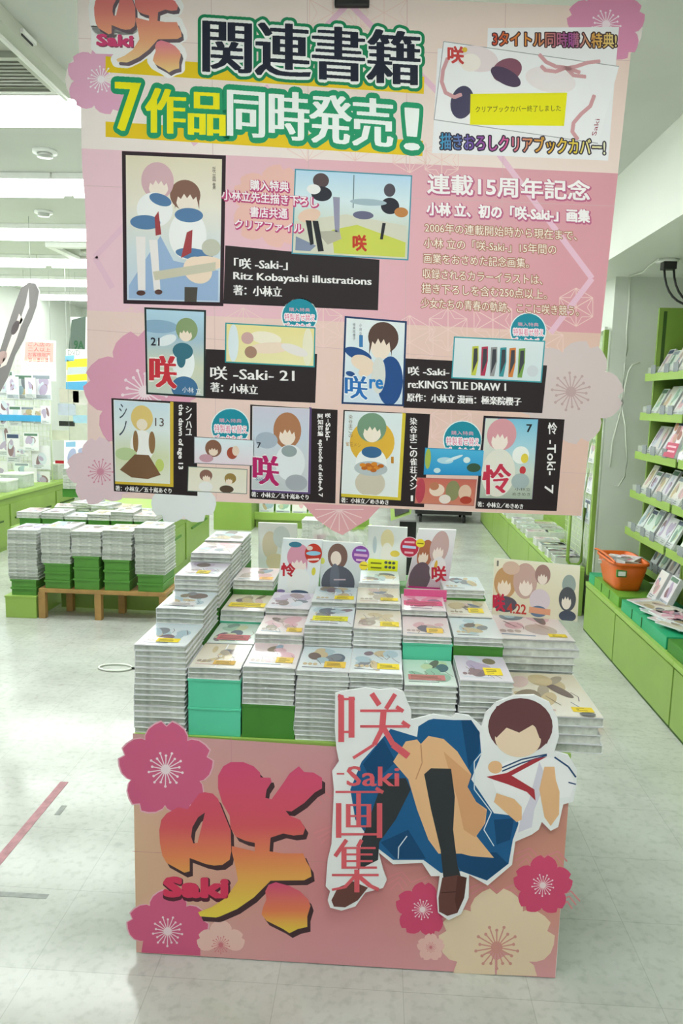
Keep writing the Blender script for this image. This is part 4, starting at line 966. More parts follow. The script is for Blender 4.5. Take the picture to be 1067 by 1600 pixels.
# second row
def x3(pb, q, lv):
    pb.text('21', q(.07, .43), q(.22, .43), 12, '#2a2a38', lv, BOLD(.4)); pb.text('咲', q(.05, .93), q(.50, .93), 50, '#f2ece8', lv - .5, DISC(2.5)); pb.text('咲', q(.05, .93), q(.50, .93), 50, '#cc3440', lv, SMEAR(2.4)); pb.text('小林 立', q(.62, .97), q(.96, .98), 9, '#f4f6f8', lv + .5)
picture('cover_picture', ((225.5, 480), (322, 484.6), (320.6, 622), (228.5, 616)), '#22302e', 3, ['#b8d8ec', '#a9c4d6', '#d4d8c0', '#c8d0c8'],
        [(.20, .2, .35, .08, '#8fb0cc'), (.70, .22, .19, .14, '#8ea276'), (.68, .28, .10, .07, '#f4e2d2'), (.64, .62, .20, .22, '#eef2f4'), (.63, .48, .18, .10, '#3d7486'), (.60, .58, .08, .10, '#3d7486'), (.66, .92, .24, .14, '#44729c'), (.35, .36, .18, .06, '#e8eef2', -.4)], x3, label='framed cover picture with red title, second row')
caption([(321.5, 545.5), (495.5, 553), (492.5, 629.5), (320, 622)], [('咲 -Saki- 21', (329, 593), (459.5, 597), 21), ('著：小林立', (329, 612), (402.5, 616.6), 15)])
picture('sample_picture', ((352, 504), (493, 511.6), (491.6, 574), (351.5, 566.5)), '#2a9aa2', 2, ['#ecdf9c', '#efe6b4'], [(.08, .5, .06, .5, '#dfe9ee'), (.93, .5, .06, .5, '#efe9d0'), (.45, .32, .18, .17, '#f6ecd8', .1), (.50, .58, .24, .15, '#f2dcc8', -.1), (.24, .35, .07, .16, '#cfa6a4'), (.28, .72, .07, .16, '#a98470'), (.78, .6, .16, .13, '#ece4e0', .3)], None, 6)
def x4(pb, q, lv):
    pb.text('1', q(.24, .33), q(.29, .33), 18, '#3a7ab4', lv, BOLD(.6)); pb.text('咲', q(.03, .95), q(.40, .96), 36, '#eef4f8', lv - .5, DISC(2)); pb.text('咲', q(.03, .95), q(.40, .96), 36, '#2a6fb8', lv, SMEAR(1.2)); pb.text('re', q(.44, .82), q(.66, .82), 14, '#2a7fc8', lv, BOLD(.9))
    pb.vtext('小林立', q(.24, 0)[0], q(.24, .05)[1], q(.24, .2)[1], 4, '#5a6470', lv); pb.vtext('極楽院櫻子', q(.13, 0)[0], q(.13, .05)[1], q(.13, .26)[1], 4, '#5a6470', lv)
picture('cover_picture', ((538.5, 493.6), (635.7, 502), (631, 635), (533.5, 631)), '#1f3a66', 3, ['#e8eef0', '#dde8ee', '#d2e0ec'],
        [(.64, .20, .26, .19, '#5b443c'), (.60, .31, .15, .13, '#f2e0d0'), (.78, .72, .22, .30, '#27508c'), (.22, .42, .24, .07, '#27508c', .3), (.3, .52, .2, .09, '#efd9c4', .3), (.58, .66, .12, .22, '#dcdcd6'), (.36, .62, .13, .06, '#efd9c4', -.5), (.10, .66, .08, .03, '#27508c', .2)], x4, label='framed cover picture with blue title, second row')
caption([(633, 560), (854.7, 571), (847, 645.5), (630, 637)], [('咲 -Saki-', (638, 586.4), (701.5, 588), 14), ("re:KING'S TILE DRAW 1", (638, 606), (790, 611), 12.5), ('原作：小林立 漫画：極楽院櫻子', (636, 627), (814, 634), 13)])
def x5(pb, q, lv):
    for k, c in enumerate(('#c8cc50', '#b83a58', '#9a9a9c', '#3c98a0', '#d88440', '#7ca450')):
        u = .24 + .105 * k; pb.poly([q(u - .04, .2), q(u + .03, .18), q(u + .04, .55), q(u + .02, .93), q(u - .03, .93)], c, lv - 1); pb.poly([q(u - .02, .25), q(u + .02, .24), q(u + .03, .55), q(u - .02, .88)], '#44464e', lv)
    pb.ell(*q(.9, .75), 9, 9, '#d2d8de', lv - 1)
picture('sample_picture', ((709, 525.7), (852, 532.4), (846, 598), (705, 591)), '#3aa0ac', 2, ['#e2ebee', '#d8e4e8'], [], x5, 6)
# third row
def vert_caption(quad, lv=3):
    pb = PB(FB); pb.poly(quad, '#2a2123', lv); return pb.build('caption_panel', ban)
def lettering(items, lv=14):
    pb = PB(FB)
    for it in items:
        if it[0] == 'v': pb.vtext(it[1], it[2], it[3], it[4], it[5], '#f6f2f2', lv, SMEAR(.4))
        elif it[0] == 'r': pb.text(it[1], (it[2], it[3]), (it[2] - .5, it[4]), it[5], '#f6f2f2', lv, DISC(.35), up=(1, 0))
        else: pb.text(it[1], it[2], it[3], it[4], '#f6f2f2', lv, SMEAR(.3))
    pb.build('caption_lettering', ban)
vert_caption([(174, 622), (307.3, 629), (308.5, 775), (178, 767.5)])
pb = PB(FB); pb.poly([(266, 627.5), (271, 628), (271, 761), (180, 756), (180, 751), (266, 756)], '#d6b53a', 4); pb.build('gold_border', ban)
def x6(pb, q, lv):
    pb.vtext('シノ', q(.16, 0)[0], q(.16, .02)[1], q(.16, .45)[1], 12, '#3a4a5a', lv); pb.text('13', q(.74, .29), q(.90, .29), 13, '#5a4a44', lv)
    pb.poly([q(.36, .66), q(.62, .66), q(.84, .90), q(.60, .96), q(.30, .95), q(.08, .86)], '#7d5c42', lv - 2)
picture('cover_picture', ((177.5, 624.6), (265.7, 630), (265.7, 756), (180, 752)), '#e8eef0', 1, ['#cfe2ee', '#e2ecec', '#d6dcb8', '#e6e6d8'], [(.5, .2, .20, .16, '#e2c67c'), (.5, .28, .10, .07, '#f4e6d4'), (.5, .55, .22, .2, '#f4f2f0'), (.38, .5, .05, .14, '#94704c'), (.68, .5, .06, .14, '#94704c'), (.82, .78, .08, .08, '#c6d474'), (.2, .66, .2, .08, '#bccf9c')], x6, 5, 'framed cover picture numbered 13, third row')
lettering([('v', 'シノハユ', 295, 634, 681, 9), ('r', 'the dawn of age 13', 277.5, 632, 733, 9), ('t', '著：小林立／五十嵐あぐり', (180.7, 766.5), (268, 771), 8)])
picture('sample_picture', ((303, 682), (397, 687.6), (396.6, 728), (303, 724)), '#6a6a70', 1, ['#dceaf0', '#e8d8e2'], [(.32, .4, .14, .34, '#8a604e'), (.32, .5, .07, .16, '#f0dccb'), (.64, .55, .09, .24, '#a8503c'), (.7, .45, .06, .2, '#e8d2c0'), (.2, .8, .12, .16, '#c89aa8')], None, 6)
picture('sample_picture', ((294, 728.5), (386.7, 733), (386, 772), (292.7, 767.5)), '#6a7a70', 1, ['#e6e0cc', '#ece6d8'], [(.30, .32, .11, .24, '#8c6458'), (.31, .42, .06, .15, '#f2e0cf'), (.72, .4, .1, .22, '#9c8048'), (.70, .5, .05, .13, '#f2e0cf'), (.3, .8, .12, .22, '#ecebe8'), (.66, .86, .12, .16, '#5c4a3c')], None, 6.5)
vert_caption([(391, 632), (527.5, 640.5), (523.8, 786.6), (390, 778.8)])
pb = PB(FB); pb.poly([(483, 636), (487, 637), (485, 772), (394, 768), (394, 764), (481, 768)], '#5f4a7c', 4); pb.build('purple_border', ban)
def x7(pb, q, lv):
    pb.text('7', q(.08, .50), q(.15, .50), 9, '#2a2a34', lv, BOLD(.3)); pb.text('咲', q(.03, .93), q(.47, .95), 46, '#f2eef2', lv - .5, DISC(2)); pb.text('咲', q(.03, .93), q(.47, .95), 46, '#b82468', lv, SMEAR(2)); pb.text('Saki', q(.06, .89), q(.24, .90), 5, '#2a7a9a', lv + .5)
picture('cover_picture', ((394.4, 634.4), (483.6, 638.4), (481, 769), (393, 765)), '#e9e6ea', 1, ['#cfcbdc', '#c9d4e2', '#d2d6da', '#c2c8cc'], [(.62, .27, .25, .22, '#b07a58'), (.62, .33, .13, .10, '#f2e2d4'), (.68, .66, .27, .22, '#e4e8ec'), (.66, .52, .14, .07, '#98a4a6'), (.25, .4, .2, .1, '#aab6c6'), (.8, .9, .2, .1, '#a8acb4')], x7, 5, 'framed cover picture with magenta title, third row')
lettering([('v', '咲-', 512.5, 645, 662, 8), ('r', 'Saki-', 509, 661, 688, 7), ('v', '阿知賀編', 500.5, 646, 682, 8), ('r', 'episode of side-A 7', 496.5, 687, 776, 8), ('t', '著：小林立／五十嵐あぐり', (393, 776), (482, 781), 8)])
vert_caption([(536.7, 640.5), (672, 647), (662.5, 792.5), (530, 786.6)])
pb = PB(FB); pb.poly([(628, 645), (634, 646), (626, 782), (533, 776), (533, 771), (621, 776)], '#d8c23a', 4); pb.build('gold_border', ban)
def x8(pb, q, lv):
    pb.vtext('染谷まこの', q(.09, 0)[0], q(.09, .03)[1], q(.09, .32)[1], 6, '#7a6a50', lv); pb.text('雀荘メシ', q(.03, .42), q(.30, .43), 7, '#b88a40', lv); pb.text('1', q(.86, .60), q(.90, .60), 10, '#c88a28', lv, BOLD(.3))
    for k in range(14): pb.ell(q(.5, .67)[0] + 17 * cos(k * 2.4) * (k / 14), q(.5, .66)[1] + 7 * sin(k * 2.4) * (k / 14), 5, 3, ('#d98a2c', '#c06a24')[k % 2], lv + k * .05)
picture('cover_picture', ((538.8, 642.3), (628.8, 646), (621.4, 777), (533, 771)), '#eef2f2', 1, ['#dfe9ec', '#e6ecec'], [(.5, .36, .40, .27, '#e2b440'), (.48, .18, .26, .18, '#7a9a80'), (.49, .24, .14, .10, '#f4e8d8'), (.5, .62, .28, .20, '#eef2f2'), (.5, .48, .18, .07, '#3c6a94'), (.5, .86, .27, .16, '#cfc6b4'), (.5, .68, .30, .09, '#b8c2c6')], x8, 5, 'framed cover picture with an orange dish, third row')
lettering([('v', '染谷まこの雀荘メシ', 646, 652, 766, 11), ('t', '1', (642, 783), (645, 783), 9), ('t', '著：小林立／めきめき', (533, 785), (607, 789), 8)])
picture('sample_picture', ((664, 699.5), (757, 703.4), (753.4, 743.6), (661.6, 741.5)), '#2a86b4', 1, ['#4fb4de', '#2a92cc'], [(.35, .45, .14, .13, '#b8dce8'), (.5, .35, .16, .06, '#d8ecf0', -.4), (.72, .4, .06, .12, '#dcebe8'), (.85, .7, .12, .18, '#3c5a44'), (.05, .4, .05, .4, '#a8b850'), (.22, .85, .06, .1, '#c8e4e8')], None, 6)
picture('sample_picture', ((651, 746), (745, 749), (740.5, 791), (647.5, 786.5)), '#b07070', 1, ['#c86a5c', '#d0806a'], [(.07, .5, .08, .5, '#b84454'), (.35, .45, .13, .25, '#e8d2c0'), (.3, .3, .08, .16, '#b87858'), (.62, .45, .12, .4, '#8a8a60'), (.83, .5, .11, .3, '#e0c0a8'), (.5, .8, .1, .18, '#e8dcd4'), (.86, .8, .1, .15, '#b04030')], None, 6.5)
vert_caption([(755.5, 649.4), (882, 655.4), (869.5, 798.5), (742.6, 794.6)])
def x9(pb, q, lv):
    pb.text('7', q(.80, .16), q(.90, .16), 12, '#20242c', lv, BOLD(.5)); pb.text('怜', q(.06, .96), q(.58, .92), 46, '#f2e8e8', lv - .5, DISC(2)); pb.text('怜', q(.06, .96), q(.58, .92), 46, '#c8344e', lv, SMEAR(1.4)); pb.text('小林立', q(.66, .90), q(.96, .90), 5, '#5a5a50', lv); pb.text('めきめき', q(.62, .96), q(.96, .96), 5, '#5a5a50', lv)
picture('cover_picture', ((757.6, 652.4), (841.6, 654.5), (832, 781), (748, 779)), '#3c2c4c', 1, ['#7cc0dc', '#a9d4e2', '#cfd8cc', '#a8b4a4'], [(.12, .3, .14, .5, '#d8dcd2'), (.33, .2, .28, .2, '#dc9ca4'), (.30, .27, .14, .11, '#f6e8de'), (.32, .68, .32, .30, '#e6e4d8'), (.72, .45, .16, .11, '#f2f4f0'), (.80, .49, .07, .06, '#e6cf4c'), (.78, .64, .06, .05, '#c83c44'), (.75, .78, .17, .1, '#a8b8b8')], x9, 5, 'framed cover picture with red title, third row right')
lettering([('v', '怜', 863, 659, 680, 14), ('r', '-Toki-', 855, 688, 742, 13), ('r', '7', 851, 758, 771, 13), ('t', '著：小林立／めきめき', (746, 791.5), (817, 795.5), 8)])
# how it hangs
for px in (215, 905):
    p = at(px, -10, 'y', YBN + .004); q = MB(); q.tube([(p.x, YBN + .004, p.z), (p.x, YBN + .004, ZC)], .0012, M_wire, 6); q.build('hanging_wire', ban, world=True)
p = at(550, 6, 'y', YBN)
q = MB(); q.box((p.x - .05, YBN - .014, p.z - .012), (p.x + .05, YBN + .02, p.z + .03), M_black, bev=.006); q.tube([(p.x, YBN + .004, p.z + .03), (p.x, YBN + .004, ZC)], .004, M_black, 8); q.build('hanging_clip', ban, world=True)

# ------------------------------------------------------------------ right-hand fixture
XF = 1.29
def cabinet(y0, y1, label, h=.31, xf=XF, depth=.5, group='lime base cabinets'):
    g = empty('base_cabinet', (xf + depth / 2, (y0 + y1) / 2, 0), label, 'cabinet', group)
    boxpart('body', (xf + .012, y0 + .002, 0), (xf + depth, y1 - .002, h - .02), M_lime, g)
    q = MB(); q.box((xf, y0 + .006, .012), (xf + .014, y1 - .006, h - .035), M_lime, bev=.003); q.build('door_panel', g, world=True)
    q = MB(); q.box((xf - .004, y0 + .001, h - .026), (xf + depth, y1 - .001, h), M_lime2, bev=.003); q.build('top_edge', g, world=True)
    q = MB(); q.box((xf + .002, y0 + .004, 0), (xf + .02, y1 - .004, .012), M_seam); q.build('plinth', g, world=True)
cabinet(4.12, 4.74, 'lime green base cabinet at the far end, beside the white pillar')
cabinet(3.27, 4.12, 'lime green base cabinet below the orange basket and mint trays')
cabinet(2.42, 3.27, 'lime green base cabinet nearest the camera, cut by the picture edge')
ctop = .31
def tray(y0, y1, m, nm, lab, seams, h=.06, x1=1.59):
    g = empty('counter_tray', (1.48, (y0 + y1) / 2, ctop), lab, 'box', 'boxes along the counter')
    q = MB(); q.box((1.305, y0, ctop), (x1, y1, ctop + h), m, bev=.004); q.build('tray_body', g, world=True)
    for s in seams:
        q = MB(); q.box((1.302, s - .002, ctop + .004), (1.31, s + .002, ctop + h - .004), M_seam); q.build('seam', g, world=True)
tray(4.62, 4.735, M_emer, 'emerald', 'emerald green box end at the far end of the counter', ())
tray(4.13, 4.615, M_olive, 'olive', 'olive green counter box under the orange basket', (4.3, 4.46))
tray(3.42, 4.08, M_emer, 'emerald', 'emerald green counter box carrying a pile of magazines', (3.9, 3.75))
tray(2.45, 3.40, M_gboard, 'dark', 'dark green counter box nearest the camera, at the picture edge', (3.1, 2.8))
# magazines fanned on the emerald box
for k in range(9):
    y = 3.97 - k * .055
    o = book('leaflet', .15, .21, .006, 'magazine', M_cover, 1.425 + .012 * (k % 2), y, ctop + .061 + .0065 * (k % 3) + .004, .006, 'magazine fanned out on the emerald counter box', 'magazines on the emerald box', rnd.uniform(-.3, .3) + .4)
    cover_art(o, .146, .204, .0062, k % 6, 300 + k)
# orange basket
bx, by = 1.40, 4.42
bz = ctop + .061
g = empty('shopping_basket', (bx, by, bz), 'orange plastic basket full of wrapped goods on the counter', 'basket')
def ring(hx, hy, z, n=24, e=5.0):
    out = []
    for k in range(n):
        t = 2 * pi * k / n; c, s = cos(t), sin(t)
        out.append((bx + hx * math.copysign(abs(c) ** (2 / e), c), by + hy * math.copysign(abs(s) ** (2 / e), s), z))
    return out
rings = [ring(.072, .15, bz), ring(.076, .155, bz + .02), ring(.098, .19, bz + .13), ring(.098, .19, bz + .148), ring(.108, .203, bz + .15), ring(.108, .203, bz + .163), ring(.095, .187, bz + .163), ring(.09, .182, bz + .13), ring(.068, .145, bz + .01)]
vs = [p for r in rings for p in r]; fs = []
for a in range(len(rings) - 1):
    for k in range(24): fs.append((a * 24 + k, a * 24 + (k + 1) % 24, (a + 1) * 24 + (k + 1) % 24, (a + 1) * 24 + k))
fs += [tuple(range(24))[::-1], tuple(range(8 * 24, 9 * 24))]
q = MB(); q.faces(vs, fs, M_orange, smooth=True); q.build('basket_body', g, world=True)
fx = lambda zz: bx - .118 - (zz - bz) * .25
q = MB(); q.box((bx - .082, by - .186, bz + .085), (bx - .030, by - .166, bz + .125), M_gboard); q.build('sticker', g, world=True)
q = MB(); q.box((bx - .076, by - .190, bz + .093), (bx - .037, by - .182, bz + .117), M_white); q.build('sticker_label', g, world=True)
q = MB(); q.tube([(bx + .165 * cos(t * pi / 10) * 0 - .102, by + .20 * cos(t * pi / 10), bz + .168 + .012 * sin(t * pi / 10)) for t in range(11)], .006, M_orange, 6); q.build('handle', g, world=True)
for k in range(7):
    x, y = bx + (-.03 + .03 * (k % 3)), by + (-.1 + .1 * (k // 3))
    o = book('packet', .10, .13, .02, 'wrapped_packet', M_cover, x, y, bz + .118 + .022 * (k % 2), .02, 'small clear-wrapped packet heaped in the orange basket', 'packets in the orange basket', rnd.uniform(-.6, .6)); o['category'] = 'packet'
    o.rotation_euler = (rnd.uniform(-.2, .2), rnd.uniform(-.2, .2), rnd.uniform(0, 3)); cover_art(o, .095, .125, .0205, k % 6, 400 + k)
    wz = o.location.z
def standing(name, x, y, z, w, h, t, lean, face, pal, seed, label, group, cat='book', extra=None, wrap=True):
    """book standing and leaning back; face = direction its cover looks, as rotation about z (0 = towards -y)"""
    g = empty(name, (x, y, z), label, cat, group, face)
    c = MB(); R = Matrix.Rotation(-lean, 4, 'X')
    c.box((-w / 2, 0, 0), (w / 2, t, h), M_cover, R, bev=.0012); c.build('book_body', g)
    r = random.Random(seed); P = PALS[pal]
    pb = PB(lambda u, v, l: R @ Vector(((u - .5) * w, -.0006 - .0001 * l, (1 - v) * h)))
    pb.poly([(.02, .02), (.98, .02), (.98, .98), (.02, .98)], P[0], 1)
    for k in range(4): pb.ell(.3 + .4 * r.random(), .25 + .4 * r.random(), .12 + .18 * r.random(), .08 + .16 * r.random(), P[1 + k % 3], 2 + k * .5, r.random() * 3)
    if r.random() < .55: pb.poly([(.08, .04), (.92, .04), (.92, .17), (.08, .17)], ('#5a7a68', '#3c4a70', '#8f98a4')[r.randrange(3)], 5)
    pb.poly([(.05, .80), (.95, .80), (.95, .97), (.05, .97)], ('#c9ccd0', '#dfe2e6', '#aeb4c0')[r.randrange(3)], 5)
    for k in range(2): pb.line([(.12, .85 + .06 * k), (.5 + .3 * r.random(), .85 + .06 * k)], .025, '#7b8088', 6)
    if extra: extra(pb)
    pb.build('cover_print', g, GLOSS, sub=False)
    return g
for k, (x, y) in enumerate(((1.455, 4.085), (1.465, 3.955))):
    standing('case', x, y, ctop + .064, .11, .17, .03, .42, -pi / 2, (0, 3)[k], 500 + k, 'clear plastic case leaning beside the orange basket, %s' % ('nearer the basket' if k == 0 else 'second from the basket'), 'cases beside the basket', 'case')
# shelf bays
SHZ = [.445, .665, .893, 1.127, 1.358, 1.587]
XS = 1.50
def bay(y0, y1, label):
    g = empty('shelf_bay', (1.68, (y0 + y1) / 2, ctop), label, 'shelf', 'lime wall shelves')
    q = MB(); q.box((1.835, y0, .0), (1.855, y1, 2.0), M_dgreen); q.build('back_panel', g, world=True)
    for yy in (y0, y1 - .02):
        q = MB(); q.box((1.60, yy, ctop + .01), (1.834, yy + .02, 1.97), M_lime); q.build('side_panel', g, world=True)
    for k, z in enumerate(SHZ):
        xs = XS + .012 * (k - 1) if k else 1.60
        q = MB(); q.box((xs + .008, y0 + .02, z - .035), (1.834, y1 - .02, z - .02), M_dgreen); s = q.build('shelf_board', g, world=True)
        q = MB(); q.box((xs, y0 + .012, z - .045), (xs + .008, y1 - .012, z), M_lime2, bev=.002); q.build('price_rail', g, world=True)
        q = MB(); q.box((xs + .010, y0 + .03, z - .02), (xs + .013, y1 - .03, z + .035), M_clear); q.build('acrylic_fence', g, world=True)
        for j in range(3):
            yy = y0 + .1 + (y1 - y0 - .2) * (j + rnd.random() * .6) / 3
            q = MB(); q.box((xs - .003, yy, z - .005), (xs + .001, yy + .07, z + .045), M_greytag); q.build('price_divider', g, world=True)
    q = MB()
    for yy in (y0 + .06, y1 - .09):
        q.box((1.828, yy, 1.62), (1.836, yy + .025, 1.96), M_seam)
    for xx in (1.625, 1.76): q.box((xx, y0 + .0, 1.60), (xx + .02, y1 - .0195 if False else y0 + .0005, 1.95), M_seam)
    for xx in (1.625, 1.76): q.box((xx, y1 - .0205, 1.60), (xx + .02, y1 - .0195, 1.95), M_seam)
    q.build('slot_strip', g, world=True)
bay(4.07, 4.75, 'lime green shelf bay next to the white pillar'); bay(3.38, 4.06, 'lime green shelf bay nearest the camera')
SN = ['lowest shelf', 'second shelf up', 'third shelf up', 'fourth shelf up', 'fifth shelf up', 'top shelf']
for b, (y0, y1) in enumerate(((4.07, 4.75), (3.38, 4.06))):
    for k, z in enumerate(SHZ):
        if k == 0 and b == 0: n = 5
        else: n = 6
        xs = XS + .012 * (k - 1) if k else 1.60
        for j in range(n):
            w = .098 if n == 6 else .11; y = y1 - .075 - j * (y1 - y0 - .13) / (n - 1) ; h = rnd.choice((.165, .18, .195))
            y = min(max(y, y0 + .08), y1 - .08)
            standing('paperback', xs + .04 + rnd.uniform(0, .012), y, z - .0195, w * .96, h, .013, .46, -pi / 2, rnd.randrange(5), 600 + b * 60 + k * 8 + j,
                     'wrapped paperback facing out on the %s, %s' % (SN[k], 'bay by the pillar' if b == 0 else 'nearest bay'), 'face-out paperbacks, %s, %s' % (SN[k], 'pillar bay' if b == 0 else 'nearest bay'))
# pink-banded book on the fourth shelf
def pk(pb):
    pb.poly([(.0, .62), (1, .62), (1, 1), (0, 1)], '#c81f5c', 8)
    for k in range(2): pb.line([(.1, .72 + .12 * k), (.85, .72 + .12 * k)], .05, '#f0b8cc', 9)
    for u, v, c in ((.2, .2, '#b07050'), (.5, .28, '#8a4a3c'), (.75, .42, '#a05a50'), (.45, .5, '#c89080')): pb.ell(u, v, .15, .12, c, 9)
standing('paperback', XS + .015, 4.165, 1.127 + .004, .16, .21, .015, .30, -pi / 2, 5, 990, 'large book with a crimson lower half on the shelf at the bay joint', None, extra=pk)

# mains plug and cables
g = empty('power_plug', (1.50, 4.38, 2.18), 'black mains plug hanging from the soffit socket above the shelves', 'plug')
q = MB(); q.tube([(1.50, 4.38, 2.18), (1.50, 4.38, 2.165)], .06, M_white, 20); q.build('socket_plate', g, world=True)
q = MB(); q.box((1.47, 4.34, 2.125), (1.54, 4.40, 2.166), M_black, bev=.006); q.build('plug_body', g, world=True)
for s in (0, 1):
    q = MB(); q.tube([(1.48 + .05 * s + .05 * t * t * .05, 4.36 - .012 * t, 2.13 - .05 * t + .003 * t * t) for t in range(9)], .006, M_black, 8); q.build('cord', g, world=True)
cab = MB()
cab.tube([at(x, y, 'y', 4.95) for x, y in ((984, 433), (983, 470), (979, 520), (980, 545), (976, 570), (972, 620), (971, 640), (965, 660), (957, 690), (953, 730))], .006, M_cable, 8)
o = cab.build('wall_cable'); tag(o, 'long white cable running down the pillar front', 'cable')
cab = MB(); cab.tube([at(x, y, 'y', 4.935) for x, y in ((1000, 567), (988, 570), (982, 580), (976, 605), (972, 640), (977, 665), (978, 690), (980, 720), (976, 745), (966, 760), (960, 758))], .005, M_cable, 8)
o = cab.build('wall_cable'); tag(o, 'thinner white cable looping from the shelf corner to the pillar', 'cable')
cab = MB(); P = [at(984, 432, 'z', 2.172), at(1005, 425, 'z', 2.172), at(1015, 415, 'z', 2.172), at(1030, 405, 'z', 2.172)]; cab.tube(P, .005, M_cable, 6)
o = cab.build('wall_cable'); tag(o, 'white cable clipped along the soffit to the plug', 'cable')

# grid panels on the pillar's left face
def grid(name, x, y0, y1, z0, z1, m, label, post=True, st=.03):
    g = empty(name, (x, (y0 + y1) / 2, z0), label, 'grid panel')
    q = MB(); k = 0
    while y0 + k * st <= y1: q.tube([(x, y0 + k * st, z0), (x, y0 + k * st, z1)], .0018, m, 4); k += 1
    k = 0
    while z0 + k * st * 1.4 <= z1: q.tube([(x - .003, y0, z0 + k * st * 1.4), (x - .003, y1, z0 + k * st * 1.4)], .0018, m, 4); k += 1
    q.build('wire_mesh', g, world=True)
    if post:
        q = MB(); q.box((x - .02, y0 - .035, z0), (x + .008, y0, z1), M_lime, bev=.003); q.build('edge_post', g, world=True)
        q = MB(); q.box((x - .012, y0, z1), (x + .006, y1, z1 + .02), M_white); q.build('top_rail', g, world=True)
    return g
grid('grid_panel', 1.375, 5.0, 5.72, 1.50, 1.86, M_greengrid, 'upper pale wire grid on the white pillar')
grid('grid_panel', 1.375, 5.0, 5.72, .30, 1.32, M_greengrid, 'lower pale wire grid with hanging cards on the pillar')
for k in range(9):
    y = 5.10 + .19 * (k % 3); z = 1.18 - .20 * (k // 3)
    g = standing('hanging_card', 1.362, y, z - .16, .14, .16, .004, 0.12 if k < 6 else -.0, -pi / 2, k % 5, 700 + k, 'pale card hung on the lower pillar grid, %s row, %s' % (('top', 'middle', 'bottom')[k // 3], ('nearest the green post', 'in the middle', 'at the far edge')[k % 3]), 'cards on the pillar grid', 'card')
# cabinets continuing behind the pillar
XB = 1.18
for k, (y0, y1) in enumerate(((5.05, 6.05), (6.05, 7.05), (7.05, 8.05), (8.05, 9.05))):
    cabinet(y0, y1, 'lime green cabinet of the far right aisle, %s from the pillar' % ('first', 'second', 'third', 'fourth')[k], .33, XB, .18 if k == 0 else .45, 'far aisle cabinets')
    for j in range(7):
        o = book('flat_paperback', .128, .18, .05, 'paperback', M_cover, XB + .09 + (.0 if k == 0 else .15) * (j % 2) , y0 + .14 + .22 * (j // 2), .33, .05, 'small pile of paperbacks lying on the far right aisle cabinets', 'books on the far right aisle', pi / 2 + rnd.uniform(-.05, .05)); cover_art(o, .12, .17, .0505, rnd.randrange(5), 800 + j)
    if k == 0: continue
    boxpart_ = MB(); boxpart_.box((XB + (.16 if k == 0 else .4), y0, .33), (XB + (.18 if k == 0 else .42), y1, .62), M_lime); o = boxpart_.build('aisle_backboard'); tag(o, 'lime backboard standing on the far right cabinets, %s from the pillar' % ('first', 'second', 'third', 'fourth')[k], 'panel', 'far aisle backboards')
q = MB(); q.tube([(1.26, 5.12, .72), (1.26, 5.12, .36), (1.28, 5.12, .335), (1.33, 5.12, .335), (1.35, 5.12, .36), (1.35, 5.12, .72)], .011, M_lime, 10)
o = q.build('tube_rail'); tag(o, 'bent lime green tube rail at the end of the far right cabinets', 'rail')

# ------------------------------------------------------------------ bench with five stacks, left
g = empty('wooden_bench', (-1.72, 4.7, 0), 'low pine bench carrying green boxes and magazine stacks, left', 'bench')
boxpart('seat_plank', (-2.10, 4.53, .165), (-1.30, 4.95, .19), M_wood, g, .003)
for x, y in ((-2.105, 4.53), (-1.75, 4.53), (-1.345, 4.53), (-2.0, 4.70), (-1.66, 4.70)): boxpart('leg', (x, y, 0), (x + .042, y + .042, .165), M_wood, g, .002)
boxpart('back_board', (-2.05, 4.745, .015), (-1.32, 4.76, .164), M_lime, g)
g = empty('floor_box', (-2.2, 4.72, 0), 'lime green floor box under the leftmost magazine stack', 'box')
boxpart('box_body', (-2.31, 4.52, 0), (-2.115, 4.92, .13), M_lime2, g, .003); boxpart('box_lid', (-2.313, 4.517, .128), (-2.112, 4.923, .14), M_lime2, g, .002)
BST = ['leftmost', 'second', 'third', 'fourth', 'rightmost']
for c, (x, zb0, zb1, zt, pale) in enumerate(((-2.20, .14, .24, .55, 0), (-1.985, .19, .35, .57, 0), (-1.80, .19, .40, .555, 0), (-1.61, .19, .385, .565, 0), (-1.40, .19, .30, .59, 1))):
    nb = 2 if c in (0, 4) else 3
    for k in range(nb):
        a = zb0 + (zb1 - zb0) * k / nb; b = zb0 + (zb1 - zb0) * (k + 1) / nb
        g = empty('riser_box', (x, 4.67, a), 'dark green flat box under the %s bench stack, %s of %d' % (BST[c], ('lowest', 'next', 'third')[k], nb), 'box', 'boxes under the bench stacks')
        boxpart('box_body', (x - .078, 4.545, a), (x + .078, 4.80, b - .010), M_gbench, g, .002); boxpart('box_lid', (x - .083, 4.538, b - .012), (x + .083, 4.804, b), M_gbench, g, .0015)
    n = round((zt - zb1) / .021); th = (zt - zb1) / n; dr = 0
    for k in range(n):
        dr += rnd.uniform(-.006, .006); top = k == n - 1
        o = book('magazine', .185 if c != 4 else .195, .255, .021, 'magazine', M_cover, x + dr * .6, 4.67 + rnd.uniform(-.004, .004), zb1 + th * k, th, 'top magazine of the %s stack on the pine bench' % BST[c] if top else 'white magazine inside the %s bench stack' % BST[c], None if top else 'magazines in the %s bench stack' % BST[c], rnd.uniform(-.02, .02))
        if top: cover_art(o, .18, .25, .0216, (3, 1, 0, 2, 1)[c], 900 + c)

